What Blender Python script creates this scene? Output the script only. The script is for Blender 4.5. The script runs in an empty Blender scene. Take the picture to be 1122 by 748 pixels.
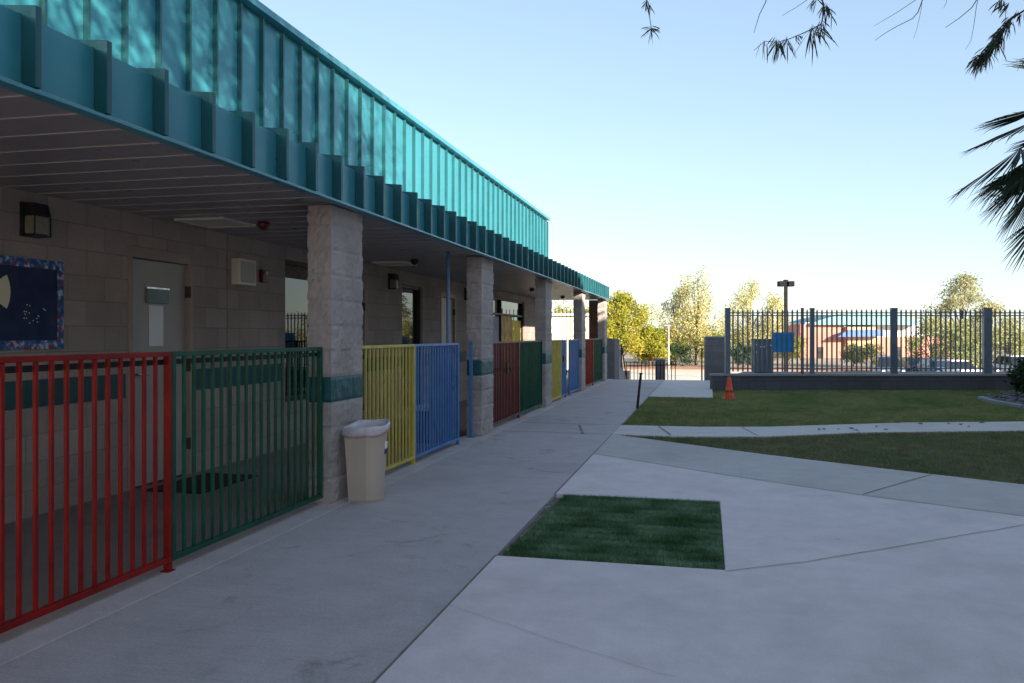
import bpy, bmesh, math, random
import numpy as np
from mathutils import Vector, noise
random.seed(7); rng = np.random.default_rng(7)
R = math.radians
scene = bpy.context.scene
col = scene.collection
TH = math.atan(214/904); CT, ST = math.cos(TH), math.sin(TH); H = 1.35

# survey of the place: a distance and a bearing give a point on the site
def P(u, v, D):
    L = (u-561)*D/904
    return Vector((L*CT - D*ST, D*CT + L*ST, H-(v-367)*D/904))
def G(u, v, z=0.0):
    p = P(u, v, 904*(H-z)/(v-367)); return (p.x, p.y)

# ------------------------------------------------------------------ materials
def new_mat(name):
    m = bpy.data.materials.new(name); m.use_nodes = True
    nt = m.node_tree; b = nt.nodes['Principled BSDF']
    return m, nt, b
def N(nt, t, **kw):
    n = nt.nodes.new(t)
    for k, v in kw.items(): setattr(n, k, v)
    return n
def ramp(nt, fac, stops):
    r = N(nt, 'ShaderNodeValToRGB'); cr = r.color_ramp
    while len(cr.elements) < len(stops): cr.elements.new(.5)
    for e, (p, c) in zip(cr.elements, stops):
        e.position = p; e.color = (*c, 1) if len(c) == 3 else c
    nt.links.new(fac, r.inputs[0]); return r.outputs[0]
def noise_tex(nt, scale, detail=4, rough=.55, vec=None, dist=0):
    n = N(nt, 'ShaderNodeTexNoise'); n.inputs['Scale'].default_value = scale
    n.inputs['Detail'].default_value = detail; n.inputs['Roughness'].default_value = rough
    n.inputs['Distortion'].default_value = dist
    if vec is None:
        g = N(nt, 'ShaderNodeNewGeometry'); vec = g.outputs['Position']
    nt.links.new(vec, n.inputs['Vector']); return n.outputs['Fac']
def mixc(nt, fac, a, b, mode='MIX'):
    m = N(nt, 'ShaderNodeMix', data_type='RGBA', blend_type=mode)
    for s, x in ((m.inputs[6], a), (m.inputs[7], b)):
        if isinstance(x, tuple): s.default_value = (*x, 1)
        else: nt.links.new(x, s)
    if isinstance(fac, float): m.inputs[0].default_value = fac
    else: nt.links.new(fac, m.inputs[0])
    return m.outputs[2]
def bump(nt, b, h, strength=.3, dist=.01):
    n = N(nt, 'ShaderNodeBump'); n.inputs['Strength'].default_value = strength
    n.inputs['Distance'].default_value = dist
    nt.links.new(h, n.inputs['Height']); nt.links.new(n.outputs[0], b.inputs['Normal'])
def paint(name, c, rough=.4, var=.25, scale=3, metallic=0, bs=.1, spec=.5, wear=None, wscale=9):
    m, nt, b = new_mat(name)
    d = tuple(x*(1-var) for x in c); e = tuple(min(1, x*(1+var)) for x in c)
    o = ramp(nt, noise_tex(nt, scale, 6), [(.3, d), (.7, e)])
    if wear:
        w = ramp(nt, noise_tex(nt, wscale, 8, .7), [(.62, (0, 0, 0)), (.68, (1, 1, 1))])
        o = mixc(nt, w, o, wear)
    nt.links.new(o, b.inputs['Base Color'])
    rr = ramp(nt, noise_tex(nt, scale*4, 4), [(.3, (rough*.8,)*3), (.7, (min(1, rough*1.25),)*3)])
    nt.links.new(rr, b.inputs['Roughness'])
    b.inputs['Metallic'].default_value = metallic
    b.inputs['Specular IOR Level'].default_value = spec
    if bs: bump(nt, b, noise_tex(nt, scale*12, 4), bs, .004)
    return m
def concrete(name, c, stain=(.6, .58, .55), dirt=.5, fine=.12, streak=None):
    m, nt, b = new_mat(name)
    big = ramp(nt, noise_tex(nt, .55, 7, .62, dist=.4), [(.3, tuple(x*.86 for x in c)), (.5, c), (.75, tuple(x*1.07 for x in c))])
    mid = ramp(nt, noise_tex(nt, 3.7, 8, .7), [(.3, (.84,)*3), (.65, (1.05,)*3)])
    o = mixc(nt, .8, big, mid, 'MULTIPLY')
    fn = ramp(nt, noise_tex(nt, 70, 5, .75), [(.3, (1-fine,)*3), (.7, (1+fine,)*3)])
    o = mixc(nt, 1.0, o, fn, 'MULTIPLY')
    st = ramp(nt, noise_tex(nt, 1.3, 9, .75, dist=1.5), [(.56, (0, 0, 0)), (.70, (dirt,)*3)])
    o = mixc(nt, st, o, mixc(nt, 1.0, o, stain, 'MULTIPLY'))
    # small dark spots (gum, oil)
    vo = N(nt, 'ShaderNodeTexVoronoi'); vo.inputs['Scale'].default_value = 1.6
    g = N(nt, 'ShaderNodeNewGeometry'); nt.links.new(g.outputs['Position'], vo.inputs['Vector'])
    sp = ramp(nt, vo.outputs['Distance'], [(.018, (.45,)*3), (.03, (0, 0, 0))])
    o = mixc(nt, sp, o, tuple(x*.35 for x in c))
    if streak:   # faint broom sweep, along X
        mp = N(nt, 'ShaderNodeMapping'); mp.inputs['Scale'].default_value = (1.5, 26, 1)
        nt.links.new(g.outputs['Position'], mp.inputs['Vector'])
        s = ramp(nt, noise_tex(nt, 2, 4, .6, mp.outputs[0]), [(.3, (1-streak,)*3), (.7, (1+streak,)*3)])
        o = mixc(nt, 1.0, o, s, 'MULTIPLY')
    nt.links.new(o, b.inputs['Base Color']); b.inputs['Roughness'].default_value = .82
    b.inputs['Specular IOR Level'].default_value = .35
    bump(nt, b, noise_tex(nt, 140, 5, .7), .25, .003)
    return m
def block(name, c, mortar=.75, bw=.4064, bh=.2032, bs=.5, painted=False, ms=.006):
    m, nt, b = new_mat(name)
    tc = N(nt, 'ShaderNodeTexCoord'); sx = N(nt, 'ShaderNodeSeparateXYZ'); nt.links.new(tc.outputs['Object'], sx.inputs[0])
    ad = N(nt, 'ShaderNodeMath', operation='ADD'); nt.links.new(sx.outputs[0], ad.inputs[0]); nt.links.new(sx.outputs[1], ad.inputs[1])
    cb = N(nt, 'ShaderNodeCombineXYZ'); nt.links.new(ad.outputs[0], cb.inputs[0]); nt.links.new(sx.outputs[2], cb.inputs[1])
    br = N(nt, 'ShaderNodeTexBrick'); nt.links.new(cb.outputs[0], br.inputs['Vector'])
    br.inputs['Scale'].default_value = 1; br.inputs['Brick Width'].default_value = bw; br.inputs['Row Height'].default_value = bh
    br.inputs['Mortar Size'].default_value = ms; br.inputs['Mortar Smooth'].default_value = .3; br.inputs['Bias'].default_value = 0
    br.inputs['Color1'].default_value = (*[x*.88 for x in c], 1); br.inputs['Color2'].default_value = (*[min(1, x*1.1) for x in c], 1)
    br.inputs['Mortar'].default_value = (*[x*mortar for x in c], 1)
    v = ramp(nt, noise_tex(nt, 1.4, 7, .65), [(.3, (.82,)*3), (.7, (1.1,)*3)])
    o = mixc(nt, 1.0, br.outputs['Color'], v, 'MULTIPLY')
    f = ramp(nt, noise_tex(nt, 60, 4, .7), [(.3, (.86,)*3), (.7, (1.1,)*3)])
    o = mixc(nt, .9 if not painted else .3, o, f, 'MULTIPLY')
    nt.links.new(o, b.inputs['Base Color']); b.inputs['Roughness'].default_value = .55 if painted else .88
    mu = N(nt, 'ShaderNodeMath', operation='MULTIPLY_ADD'); nt.links.new(br.outputs['Fac'], mu.inputs[0]); mu.inputs[1].default_value = -1.2
    nt.links.new(noise_tex(nt, 45, 5, .7), mu.inputs[2])
    bump(nt, b, mu.outputs[0], bs, .006)
    return m
def leafy(name, a, b_, scale=1.5, rough=.6, trans=.25, fine=9):
    m, nt, b = new_mat(name)
    o = ramp(nt, noise_tex(nt, scale, 3), [(.35, a), (.65, b_)])
    f = ramp(nt, noise_tex(nt, fine, 2), [(.3, (.7,)*3), (.7, (1.25,)*3)])
    o = mixc(nt, 1.0, o, f, 'MULTIPLY')
    nt.links.new(o, b.inputs['Base Color']); b.inputs['Roughness'].default_value = rough
    b.inputs['Specular IOR Level'].default_value = .25
    if trans:
        t = N(nt, 'ShaderNodeBsdfTranslucent'); nt.links.new(o, t.inputs[0])
        mx = N(nt, 'ShaderNodeMixShader'); mx.inputs[0].default_value = trans
        nt.links.new(b.outputs[0], mx.inputs[1]); nt.links.new(t.outputs[0], mx.inputs[2])
        nt.links.new(mx.outputs[0], nt.nodes['Material Output'].inputs[0])
    return m
def glass_dark(name, c=(.012, .014, .016), ior=1.75, rough=.015):
    m, nt, b = new_mat(name)
    b.inputs['Base Color'].default_value = (*c, 1); b.inputs['Roughness'].default_value = rough
    b.inputs['IOR'].default_value = ior
    bump(nt, b, noise_tex(nt, 1.2, 1), .04, .01)
    return m

M = {}
M['walk'] = concrete('sidewalk concrete', (.46, .40, .395), stain=(.55, .51, .48), dirt=.95, fine=.16, streak=.05)
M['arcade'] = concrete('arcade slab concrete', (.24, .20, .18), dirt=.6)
M['pad'] = concrete('pale concrete', (.69, .585, .575), stain=(.86, .80, .76), dirt=.35, fine=.07)
M['band'] = concrete('middle grey concrete', (.50, .45, .43), stain=(.8, .78, .75), dirt=.3, fine=.08)
M['cross'] = concrete('cross walk concrete', (.58, .52, .49), stain=(.8, .76, .72), dirt=.35, fine=.08)
M['kerb'] = concrete('worn strip concrete', (.50, .435, .42), stain=(.6, .58, .55), dirt=.6)
M['warm'] = concrete('warm bounce slab', (.68, .56, .40), fine=.08)  # tint of the slab added for bounce light
M['joint'] = paint('joint dirt', (.21, .175, .15), .95, .4, 8)
M['bank'] = paint('red brown dirt', (.40, .20, .12), .95, .3, .5)
M['crack'] = paint('crack dirt', (.33, .26, .22), .95, .4, 8)
M['dirt'] = paint('bare soil', (.17, .12, .085), .95, .35, 2, bs=.5)
M['lot'] = concrete('parking lot surface', (.64, .57, .48), fine=.1)
M['desert'] = paint('dry ground', (.34, .27, .19), .95, .3, .08, bs=.2)
M['cmu'] = block('concrete block', (.375, .305, .27))
M['cmu_teal'] = block('teal painted block', (.009, .07, .075), painted=True, mortar=.8)
M['cmu_low'] = block('grey block', (.17, .16, .165), ms=.008)
M['cmu_ret'] = block('dark grey block', (.105, .10, .115), ms=.008, bs=.9)
M['cmu_end'] = block('brown split block', (.20, .14, .105), bs=.9)
M['soffit'] = paint('soffit metal', (.28, .255, .265), .33, .06, 1.2, spec=.7, bs=0)
M['soffit_line'] = paint('soffit seam', (.45, .42, .43), .4, .1)
M['teal'] = paint('teal metal', (.042, .245, .30), .33, .09, 1.1, metallic=.1, bs=.015, spec=.45)
M['teal_trim'] = paint('teal trim', (.065, .28, .34), .35, .12, 1.5, metallic=.2)
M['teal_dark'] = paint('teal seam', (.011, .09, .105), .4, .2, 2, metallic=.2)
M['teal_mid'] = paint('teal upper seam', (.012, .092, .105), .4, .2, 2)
M['red'] = paint('red paint', (.23, .006, .005), .42, .3, 5, spec=.22, wear=(.16, .02, .02), wscale=30)
M['maroon'] = paint('dull red paint', (.12, .014, .012), .45, .3, 5)
M['green'] = paint('green paint', (.006, .075, .043), .42, .3, 5, spec=.22, wear=(.004, .06, .035), wscale=30)
M['yellow'] = paint('yellow paint', (.52, .42, .07), .42, .2, 5, wear=(.30, .22, .04), wscale=30)
M['blue'] = paint('blue paint', (.06, .18, .43), .4, .2, 5, wear=(.03, .09, .28), wscale=30)
M['pole'] = paint('blue grey pole paint', (.13, .20, .36), .4, .15, 4)
M['black'] = paint('black metal', (.012, .012, .014), .5, .3, 5)
M['dull_black'] = paint('weathered black metal', (.012, .011, .011), .8, .3, 5, spec=.12)
M['brown'] = paint('brown metal', (.07, .045, .035), .45, .2, 5)
M['door'] = paint('grey door paint', (.40, .36, .335), .45, .1, 1.5)
M['door_light'] = paint('cream door paint', (.52, .47, .40), .45, .08, 1.5)
M['door_frame'] = paint('door frame paint', (.34, .26, .22), .5, .15, 2)
M['steel'] = paint('brushed steel', (.5, .5, .52), .25, .1, 4, metallic=.9)
M['glass'] = glass_dark('window glass')
M['lampglass'] = paint('frosted lamp glass', (.24, .215, .17), .2, .2, 9)
M['white'] = paint('white plastic', (.84, .83, .82), .5, .06, 3)
M['cream'] = paint('cream plastic', (.66, .60, .52), .5, .1, 3)
M['redplastic'] = paint('dark red plastic', (.10, .012, .009), .35, .1, 3)
M['mat'] = paint('black rubber', (.012, .013, .014), .9, .4, 30, bs=.6)
M['bin'] = paint('beige plastic bin', (.50, .405, .33), .42, .08, 2.2, bs=.03)
M['bag'] = paint('thin white bag', (.62, .57, .60), .3, .12, 14, bs=.7)
M['pinkbag'] = paint('pink bag edge', (.52, .30, .27), .4, .2, 14, bs=.5)
M['navy'] = paint('navy backing paper', (.010, .022, .085), .7, .12, 2)
M['sticker'] = paint('dark blue sticker', (.015, .03, .13), .4, .1)
M['cone'] = paint('orange cone plastic', (.76, .05, .012), .45, .12, 5)
M['fence'] = paint('grey blue steel', (.13, .165, .225), .42, .2, 3, metallic=.1)
M['fence_rust'] = paint('red brown steel', (.10, .055, .075), .5, .2, 3)
M['cap'] = concrete('wall cap', (.30, .295, .31), fine=.1)
M['cabinet'] = paint('grey cabinet', (.16, .17, .19), .5, .15, 3)
M['bluesign'] = paint('blue sign panel', (.012, .33, .78), .4, .06, 3)
M['stucco_tan'] = paint('tan stucco', (.74, .62, .52), .9, .1, 1, bs=.4)  # pale so the added shade blocks bounce more light into the court
M['stucco_cream'] = paint('cream stucco', (.80, .72, .50), .9, .06, .6)
M['stucco_red'] = paint('red stucco', (.56, .21, .15), .9, .14, .4)  # lightened and greyed to put distance haze into the colour
M['stucco_orange'] = paint('orange stucco', (.66, .36, .19), .9, .12, .4)
M['stucco_white'] = paint('white stucco', (.78, .74, .70), .9, .05, .4)
M['teal_roof'] = paint('teal roof far', (.10, .24, .24), .5, .1, .5)
M['awning'] = paint('blue awning', (.05, .12, .34), .6, .1, .6)
M['trunk'] = paint('bark', (.115, .085, .06), .95, .35, 6, bs=.8)
M['twig'] = paint('twig bark', (.05, .035, .03), .9, .3, 12)
M['palm_trunk'] = paint('palm trunk', (.12, .085, .055), .95, .4, 14, bs=1)
M['palm'] = leafy('palm leaf', (.018, .032, .016), (.035, .05, .022), 4, .45, .12)
M['acacia'] = leafy('willow acacia leaf', (.03, .042, .032), (.05, .06, .035), 6, .5, .2)
M['leaf_yellow'] = leafy('yellow green leaf', (.22, .24, .025), (.40, .35, .05), .7, .6, .35)
M['leaf_olive'] = leafy('pale olive leaf', (.42, .40, .14), (.60, .52, .22), .6, .6, .35)
M['leaf_pale'] = leafy('pale dusty leaf', (.28, .29, .14), (.42, .39, .20), .6, .6, .35)
M['leaf_dark'] = leafy('dark leaf', (.02, .045, .015), (.04, .07, .022), 2, .55, .15)
M['leaf_scrub'] = leafy('scrub leaf', (.22, .25, .08), (.40, .38, .15), .4, .6, .3)
M['grass_dull'] = leafy('dull grass', (.16, .18, .07), (.26, .22, .11), .8, .6, .3, 5)
M['grass'] = leafy('lawn grass', (.19, .24, .075), (.36, .34, .13), .8, .6, .3, 5)
M['lawn_base'] = paint('lawn soil', (.06, .075, .028), .95, .4, 2.5, bs=.5)
M['turf'] = leafy('turf grass', (.085, .17, .07), (.25, .38, .24), 3.2, .5, .15, 30)
M['turf_base'] = paint('turf base', (.006, .03, .010), .95, .3, 12)
M['rock'] = paint('river rock', (.15, .14, .15), .85, .4, 9, bs=.6)
M['deadleaf'] = paint('dry leaf', (.05, .03, .018), .8, .4, 9)
M['tyre'] = paint('tyre', (.02, .02, .02), .8, .2)
for n_, c_ in (('car_grey', (.10, .12, .16)), ('car_blue', (.03, .07, .19)), ('car_white', (.72, .73, .75)), ('car_red', (.35, .02, .02)), ('car_black', (.015, .016, .02))):
    M[n_] = paint(n_.replace('_', ' ')+' paint', c_, .22, .05, 1, bs=0)
# border paper: blue with white clouds and red marks
m, nt, b = new_mat('board border paper')
o = ramp(nt, noise_tex(nt, 22, 3, .6), [(.38, (.02, .07, .22)), (.52, (.07, .17, .38)), (.62, (.50, .56, .66))])
vo = N(nt, 'ShaderNodeTexVoronoi'); vo.inputs['Scale'].default_value = 17
g = N(nt, 'ShaderNodeNewGeometry'); nt.links.new(g.outputs['Position'], vo.inputs['Vector'])
o = mixc(nt, ramp(nt, vo.outputs['Distance'], [(.25, (1, 1, 1)), (.36, (0, 0, 0))]), o, (.42, .03, .05))
nt.links.new(o, b.inputs['Base Color']); b.inputs['Roughness'].default_value = .7
M['border'] = m

# ------------------------------------------------------------------ mesh building
class MB:
    def __init__(s): s.v = []; s.f = []
    def add(s, vs, fs):
        k = len(s.v); s.v += [tuple(x) for x in vs]; s.f += [tuple(i+k for i in f) for f in fs]; return s
    def box(s, x0, x1, y0, y1, z0, z1):
        vs = [(x, y, z) for x in (x0, x1) for y in (y0, y1) for z in (z0, z1)]
        return s.add(vs, [(0, 1, 3, 2), (4, 6, 7, 5), (0, 4, 5, 1), (2, 3, 7, 6), (0, 2, 6, 4), (1, 5, 7, 3)])
    def hexa(s, vs):   # bottom 4 ccw + top 4 ccw
        return s.add(vs, [(3, 2, 1, 0), (4, 5, 6, 7), (0, 1, 5, 4), (1, 2, 6, 5), (2, 3, 7, 6), (3, 0, 4, 7)])
    def prism(s, pts, z0, z1):   # xy polygon, ccw
        n = len(pts)
        a = sum(pts[i][0]*pts[(i+1) % n][1]-pts[(i+1) % n][0]*pts[i][1] for i in range(n))
        if a < 0: pts = pts[::-1]
        vs = [(x, y, z0) for x, y in pts]+[(x, y, z1) for x, y in pts]
        return s.add(vs, [tuple(range(n))[::-1], tuple(range(n, 2*n))]+[(i, (i+1) % n, n+(i+1) % n, n+i) for i in range(n)])
    def tube(s, pts, rad, seg=6, cap=True):
        pts = [Vector(p) for p in pts]; n = len(pts)
        if not isinstance(rad, (list, tuple)): rad = [rad]*n
        vs = []; up = Vector((0, 0, 1))
        d0 = (pts[1]-pts[0]).normalized()
        if abs(d0.z) > .9: up = Vector((1, 0, 0))
        for i, p in enumerate(pts):
            d = (pts[min(i+1, n-1)]-pts[max(i-1, 0)]).normalized()
            a = d.cross(up).normalized(); b2 = a.cross(d).normalized()
            for k in range(seg):
                t = 2*math.pi*k/seg
                vs.append(p+(a*math.cos(t)+b2*math.sin(t))*rad[i])
        fs = [(i*seg+k, i*seg+(k+1) % seg, (i+1)*seg+(k+1) % seg, (i+1)*seg+k) for i in range(n-1) for k in range(seg)]
        if cap: fs += [tuple(range(seg))[::-1], tuple(range((n-1)*seg, n*seg))]
        return s.add(vs, fs)
    def lathe(s, prof, seg=20, c=(0, 0)):
        vs = [(c[0]+r*math.cos(2*math.pi*k/seg), c[1]+r*math.sin(2*math.pi*k/seg), z) for r, z in prof for k in range(seg)]
        n = len(prof)
        fs = [(i*seg+k, i*seg+(k+1) % seg, (i+1)*seg+(k+1) % seg, (i+1)*seg+k) for i in range(n-1) for k in range(seg)]
        fs += [tuple(range(seg))[::-1], tuple(range((n-1)*seg, n*seg))]
        return s.add(vs, fs)
    def build(s, name, mat, parent=None, bevel=0, smooth=False, loc=None, rot=None, fix=True):
        me = bpy.data.meshes.new(name); me.from_pydata(s.v, [], s.f); me.update()
        if fix:
            bm = bmesh.new(); bm.from_mesh(me); bmesh.ops.recalc_face_normals(bm, faces=bm.faces); bm.to_mesh(me); bm.free()
        if smooth:
            me.polygons.foreach_set('use_smooth', [True]*len(me.polygons))
        me.materials.append(mat)
        o = bpy.data.objects.new(name, me); col.objects.link(o)
        if parent: o.parent = parent
        if loc is not None: o.location = loc
        if rot is not None: o.rotation_euler = rot
        if bevel:
            b = o.modifiers.new('bevel', 'BEVEL'); b.width = bevel; b.segments = 2; b.limit_method = 'ANGLE'
        return o
def tag(o, label=None, cat=None, group=None, kind=None):
    for k, v in (('label', label), ('category', cat), ('group', group), ('kind', kind)):
        if v: o[k] = v
    return o
def empty(name, loc=(0, 0, 0), rz=0, **kw):
    o = bpy.data.objects.new(name, None); col.objects.link(o); o.location = loc; o.rotation_euler = (0, 0, rz)
    o.empty_display_size = .2
    return tag(o, **kw)
def copy_tree(o, parent=None):
    c = o.copy(); col.objects.link(c); c.parent = parent
    for ch in [x for x in list(bpy.data.objects) if x.parent == o]: copy_tree(ch, c)
    return c
def raw(name, verts, faces, mat, parent=None, fsize=4):
    """big numpy meshes"""
    me = bpy.data.meshes.new(name); nv, nf = len(verts), len(faces)
    me.vertices.add(nv); me.vertices.foreach_set('co', verts.astype(np.float32).ravel())
    me.loops.add(nf*fsize); me.polygons.add(nf)
    me.loops.foreach_set('vertex_index', faces.astype(np.int32).ravel())
    me.polygons.foreach_set('loop_start', np.arange(0, nf*fsize, fsize, dtype=np.int32))
    me.polygons.foreach_set('loop_total', np.full(nf, fsize, dtype=np.int32))
    me.update(); me.validate(); me.materials.append(mat)
    o = bpy.data.objects.new(name, me); col.objects.link(o); o.parent = parent
    return o
def S(o): o['kind'] = 'structure'; return o

# ------------------------------------------------------------------ ground
XE = -1.262
G0 = -0.06
turfR = (XE, .10, 4.90, 6.92)
tri_b = [G(672, 475.7), G(840, 498), G(1021, 519.4), G(1122, 530.7), (5.2, 6.55), (9.2, 3.7)]
tri_b[0] = (XE, tri_b[0][1])
band_b = [(XE, G(646.8, 496.8)[1]), G(794, 520.3), G(940.5, 542), G(1122, 565.5), (5.0, 4.9), (9.2, 2.0)]
cr_t = [(XE, G(677, 465.5)[1]), G(767, 467.4), G(840, 467.4), G(990, 462.8), G(1122, 461.6), (7.5, 15.2), (9.2, 15.8)]
cr_b = [(XE, tri_b[0][1]), G(740, 478), G(840, 478), G(940, 473.6), G(1122, 471.4), (7.5, 13.7), (9.2, 14.2)]
padY0, padY1, padX1 = 18.35, 25.3, .12
def slab(name, pts, mat, top=0.0, bot=G0-.04): return S(MB().prism(pts, bot, top).build(name, mat, bevel=.004))
slab('sidewalk', [(-2.80, -22), (XE, -22), (XE, padY1), (-2.80, padY1)], M['walk'])
slab('kerb_strip', [(-3.16, -22), (-2.803, -22), (-2.803, 25.3), (-3.16, 25.3)], M['kerb'], .008)
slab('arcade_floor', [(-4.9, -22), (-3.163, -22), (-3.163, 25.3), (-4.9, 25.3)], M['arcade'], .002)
slab('pavement', [(XE+.003, -22), (9.2, -22), (9.2, 2.0)]+[(x, y) for x, y in band_b[::-1][1:]]+
     [(XE+.003, turfR[3]), (turfR[1], turfR[3]), (turfR[1], turfR[2]), (XE+.003, turfR[2])], M['pad'])
slab('path', [(x, y+.004) for x, y in band_b]+tri_b[::-1]+[(XE+.003, tri_b[0][1])], M['band'], .001)
slab('cross_walk', [(XE+.003, cr_b[0][1]+.004)]+cr_b[1:]+cr_t[::-1][:-1]+[(XE+.003, cr_t[0][1])], M['cross'], .001)
slab('landing', [(XE+.003, padY0), (padX1, padY0), (padX1, padY1), (XE+.003, padY1)], M['cross'], .001)
# terrace under everything, edged by the step down to the parking level
terr = [(-30, -60), (40, -60), (40, 27), (12, 27), (P(1300, 400, 24).x, P(1300, 400, 24).y), (P(830, 400, 24).x, P(830, 400, 24).y), (.9, 26.4), (-3.0, 25.35), (-3.0, 33), (-30, 33)]
S(MB().prism(terr, -1.95, G0).build('terrace_ground', M['dirt']))
S(MB().box(-900, 900, -60, 1500, -3, -1.83).build('ground', M['desert']))
S(MB().prism([(-60, 26), (90, 26), (90, 84), (-60, 84)], -1.828, -1.8).build('parking_lot', M['lot']))
S(MB().prism([(-16, 25.7), (-3.3, 25.7), (-3.3, 32.8), (-16, 32.8)], G0, G0+.02).build('bounce_slab', M['warm']))  # warm slab added to bounce golden light onto the far soffit
S(MB().box(-70, 90, 76, 83.8, -1.79, -1.74).build('dirt_bank', M['bank']))
# joints: thin recess strips
def strip(name, pts, w, z=.0045, mat='joint'):
    mb = MB()
    for (x0, y0), (x1, y1) in zip(pts, pts[1:]):
        d = Vector((x1-x0, y1-y0)).normalized(); n = Vector((-d.y, d.x))*w/2
        mb.add([(x0-n.x, y0-n.y, z), (x1-n.x, y1-n.y, z), (x1+n.x, y1+n.y, z), (x0+n.x, y0+n.y, z)], [(0, 1, 2, 3)])
    return S(mb.build(name, M[mat]))
def wob(a, b_, n=8, amp=.01):
    return [(a[0]+(b_[0]-a[0])*t+random.uniform(-amp, amp), a[1]+(b_[1]-a[1])*t+random.uniform(-amp, amp)) for t in np.linspace(0, 1, n)]
strip('pavement_joint', [(XE, -22), (XE, turfR[2])], .008)
strip('pavement_joint', [(XE, turfR[3]), (XE, cr_b[0][1])], .011)
strip('pavement_joint', [(XE, padY0), (XE, padY1)], .012)
strip('pavement_joint', [(-2.8, cr_b[0][1]), (XE, cr_b[0][1])], .02)
strip('pavement_joint', [(-2.8, cr_t[0][1]), (XE, cr_t[0][1])], .02)
strip('pavement_joint', wob(G(634.8, 465.8), G(638.8, 475.4), 4, .002), .035)
strip('pavement_joint', wob(G(721.7, 467), G(735, 476.8), 4, .002), .035)
strip('pavement_joint', wob(G(812.6, 468), G(830, 477.4), 4, .002), .022)
strip('pavement_joint', wob(G(945.5, 541.6), G(1021, 519.8), 4, .002), .012)
strip('pavement_joint', [(x, y) for x, y in band_b], .008)
strip('pavement_joint', wob(G(795.5, 626), G(886, 615.5), 10, .003)+wob(G(886, 615.5), G(1122, 575.5), 14, .004)+[(4.5, 7.2)], .007)
strip('pavement_crack', wob(G(413, 654), G(492, 662), 9, .006)+wob(G(492, 663), G(548, 682.5), 9, .006)+wob(G(548, 682.5), G(740, 743), 14, .01), .0022, mat='crack')
strip('pavement_crack', wob(G(866, 544), G(940, 542.4), 7, .01), .004)
strip('pavement_joint', wob((-2.8, 15.3), (XE, 15.3), 3, 0), .01)
strip('pavement_joint', wob((-2.8, 21.8), (padX1, 21.8), 3, 0), .01)
strip('pavement_joint', wob((-2.8, 18.35), (XE, 18.35), 3, 0), .01)
strip('pavement_joint', wob((-2.8, 2.3), (XE, 2.28), 3, 0), .008)
# lawns
lawn_up = cr_t[:-1]+[(9, 15.9), (9, 23.6)]+[(P(1150, 0, 20.3).x, P(1150, 0, 20.3).y), (P(790, 0, 20.3).x, P(790, 0, 20.3).y), (padX1, 20.3), (padX1, padY0), (XE, padY0)]
lawn_lo = [tri_b[0]]+cr_b[1:-1]+[(9, 14.1), (9, 3.9)]+tri_b[::-1][1:-1]
bed = [(5.66, 19.4), (5.6, 18.3), (5.74, 17.1), (6.2, 16.1), (7.2, 15.6), (9.0, 15.95), (9, 23), (7.0, 21.6), (6.1, 20.4)]
def inside(px, py, poly):
    c = np.zeros(len(px), bool); n = len(poly)
    for i in range(n):
        x0, y0 = poly[i]; x1, y1 = poly[(i+1) % n]
        if y0 == y1: continue
        t = ((y0 > py) != (y1 > py)) & (px < (x1-x0)*(py-y0)/(y1-y0)+x0)
        c ^= t
    return c
def blades(name, poly, n, hgt, wid, z, mat, lean=.5, excl=None, dens=None, nearbias=True):
    xs = [p[0] for p in poly]; ys = [p[1] for p in poly]
    x = rng.uniform(min(xs), max(xs), n*3); y = rng.uniform(min(ys), max(ys), n*3)
    k = inside(x, y, poly)
    if excl: k &= ~inside(x, y, excl)
    D = -x*ST+y*CT; u = 561+904*(x*CT+y*ST)/np.maximum(D, .1)
    k &= (u < 1190)
    x = x[k][:n]; y = y[k][:n]; m_ = len(x)
    a = rng.uniform(0, 2*np.pi, m_); h = hgt*rng.uniform(.55, 1.2, m_); w = wid*rng.uniform(.7, 1.3, m_)
    la = rng.uniform(0, 2*np.pi, m_); ll = h*lean*rng.uniform(.2, 1, m_)
    v = np.zeros((m_, 3, 3))
    v[:, 0] = np.stack([x-np.cos(a)*w, y-np.sin(a)*w, np.full(m_, z)], 1)
    v[:, 1] = np.stack([x+np.cos(a)*w, y+np.sin(a)*w, np.full(m_, z)], 1)
    v[:, 2] = np.stack([x+np.cos(la)*ll, y+np.sin(la)*ll, z+h], 1)
    return raw(name, v.reshape(-1, 3), np.arange(m_*3).reshape(-1, 3), mat, fsize=3)
S(MB().prism(lawn_up, G0-.02, -.022).build('lawn_ground', M['lawn_base']))
S(MB().prism(lawn_lo, G0-.02, -.022).build('lawn_ground', M['lawn_base']))
tag(blades('grass', lawn_up, 110000, .042, .0045, -.024, M['grass'], .8, excl=bed), 'mown green lawn between the cross walk and the retaining wall', 'grass', kind='stuff')
tag(blades('grass', lawn_lo, 90000, .035, .004, -.024, M['grass_dull'], .9), 'thin dull wedge of lawn in front of the cross walk', 'grass', kind='stuff')
tp = [(turfR[0]+.03, turfR[2]+.012), (turfR[1]-.01, turfR[2]+.01), (turfR[1]-.01, turfR[3]-.02), (turfR[0]+.09, turfR[3]-.012)]
S(MB().prism([(turfR[0]+.004, turfR[2]+.003), (turfR[1]-.003, turfR[2]+.003), (turfR[1]-.003, turfR[3]-.003), (turfR[0]+.004, turfR[3]-.003)], G0-.02, -.035).build('turf_soil', M['dirt']))
tb = S(MB().prism(tp, -.034, -.018).build('turf_base', M['turf_base']))
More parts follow.
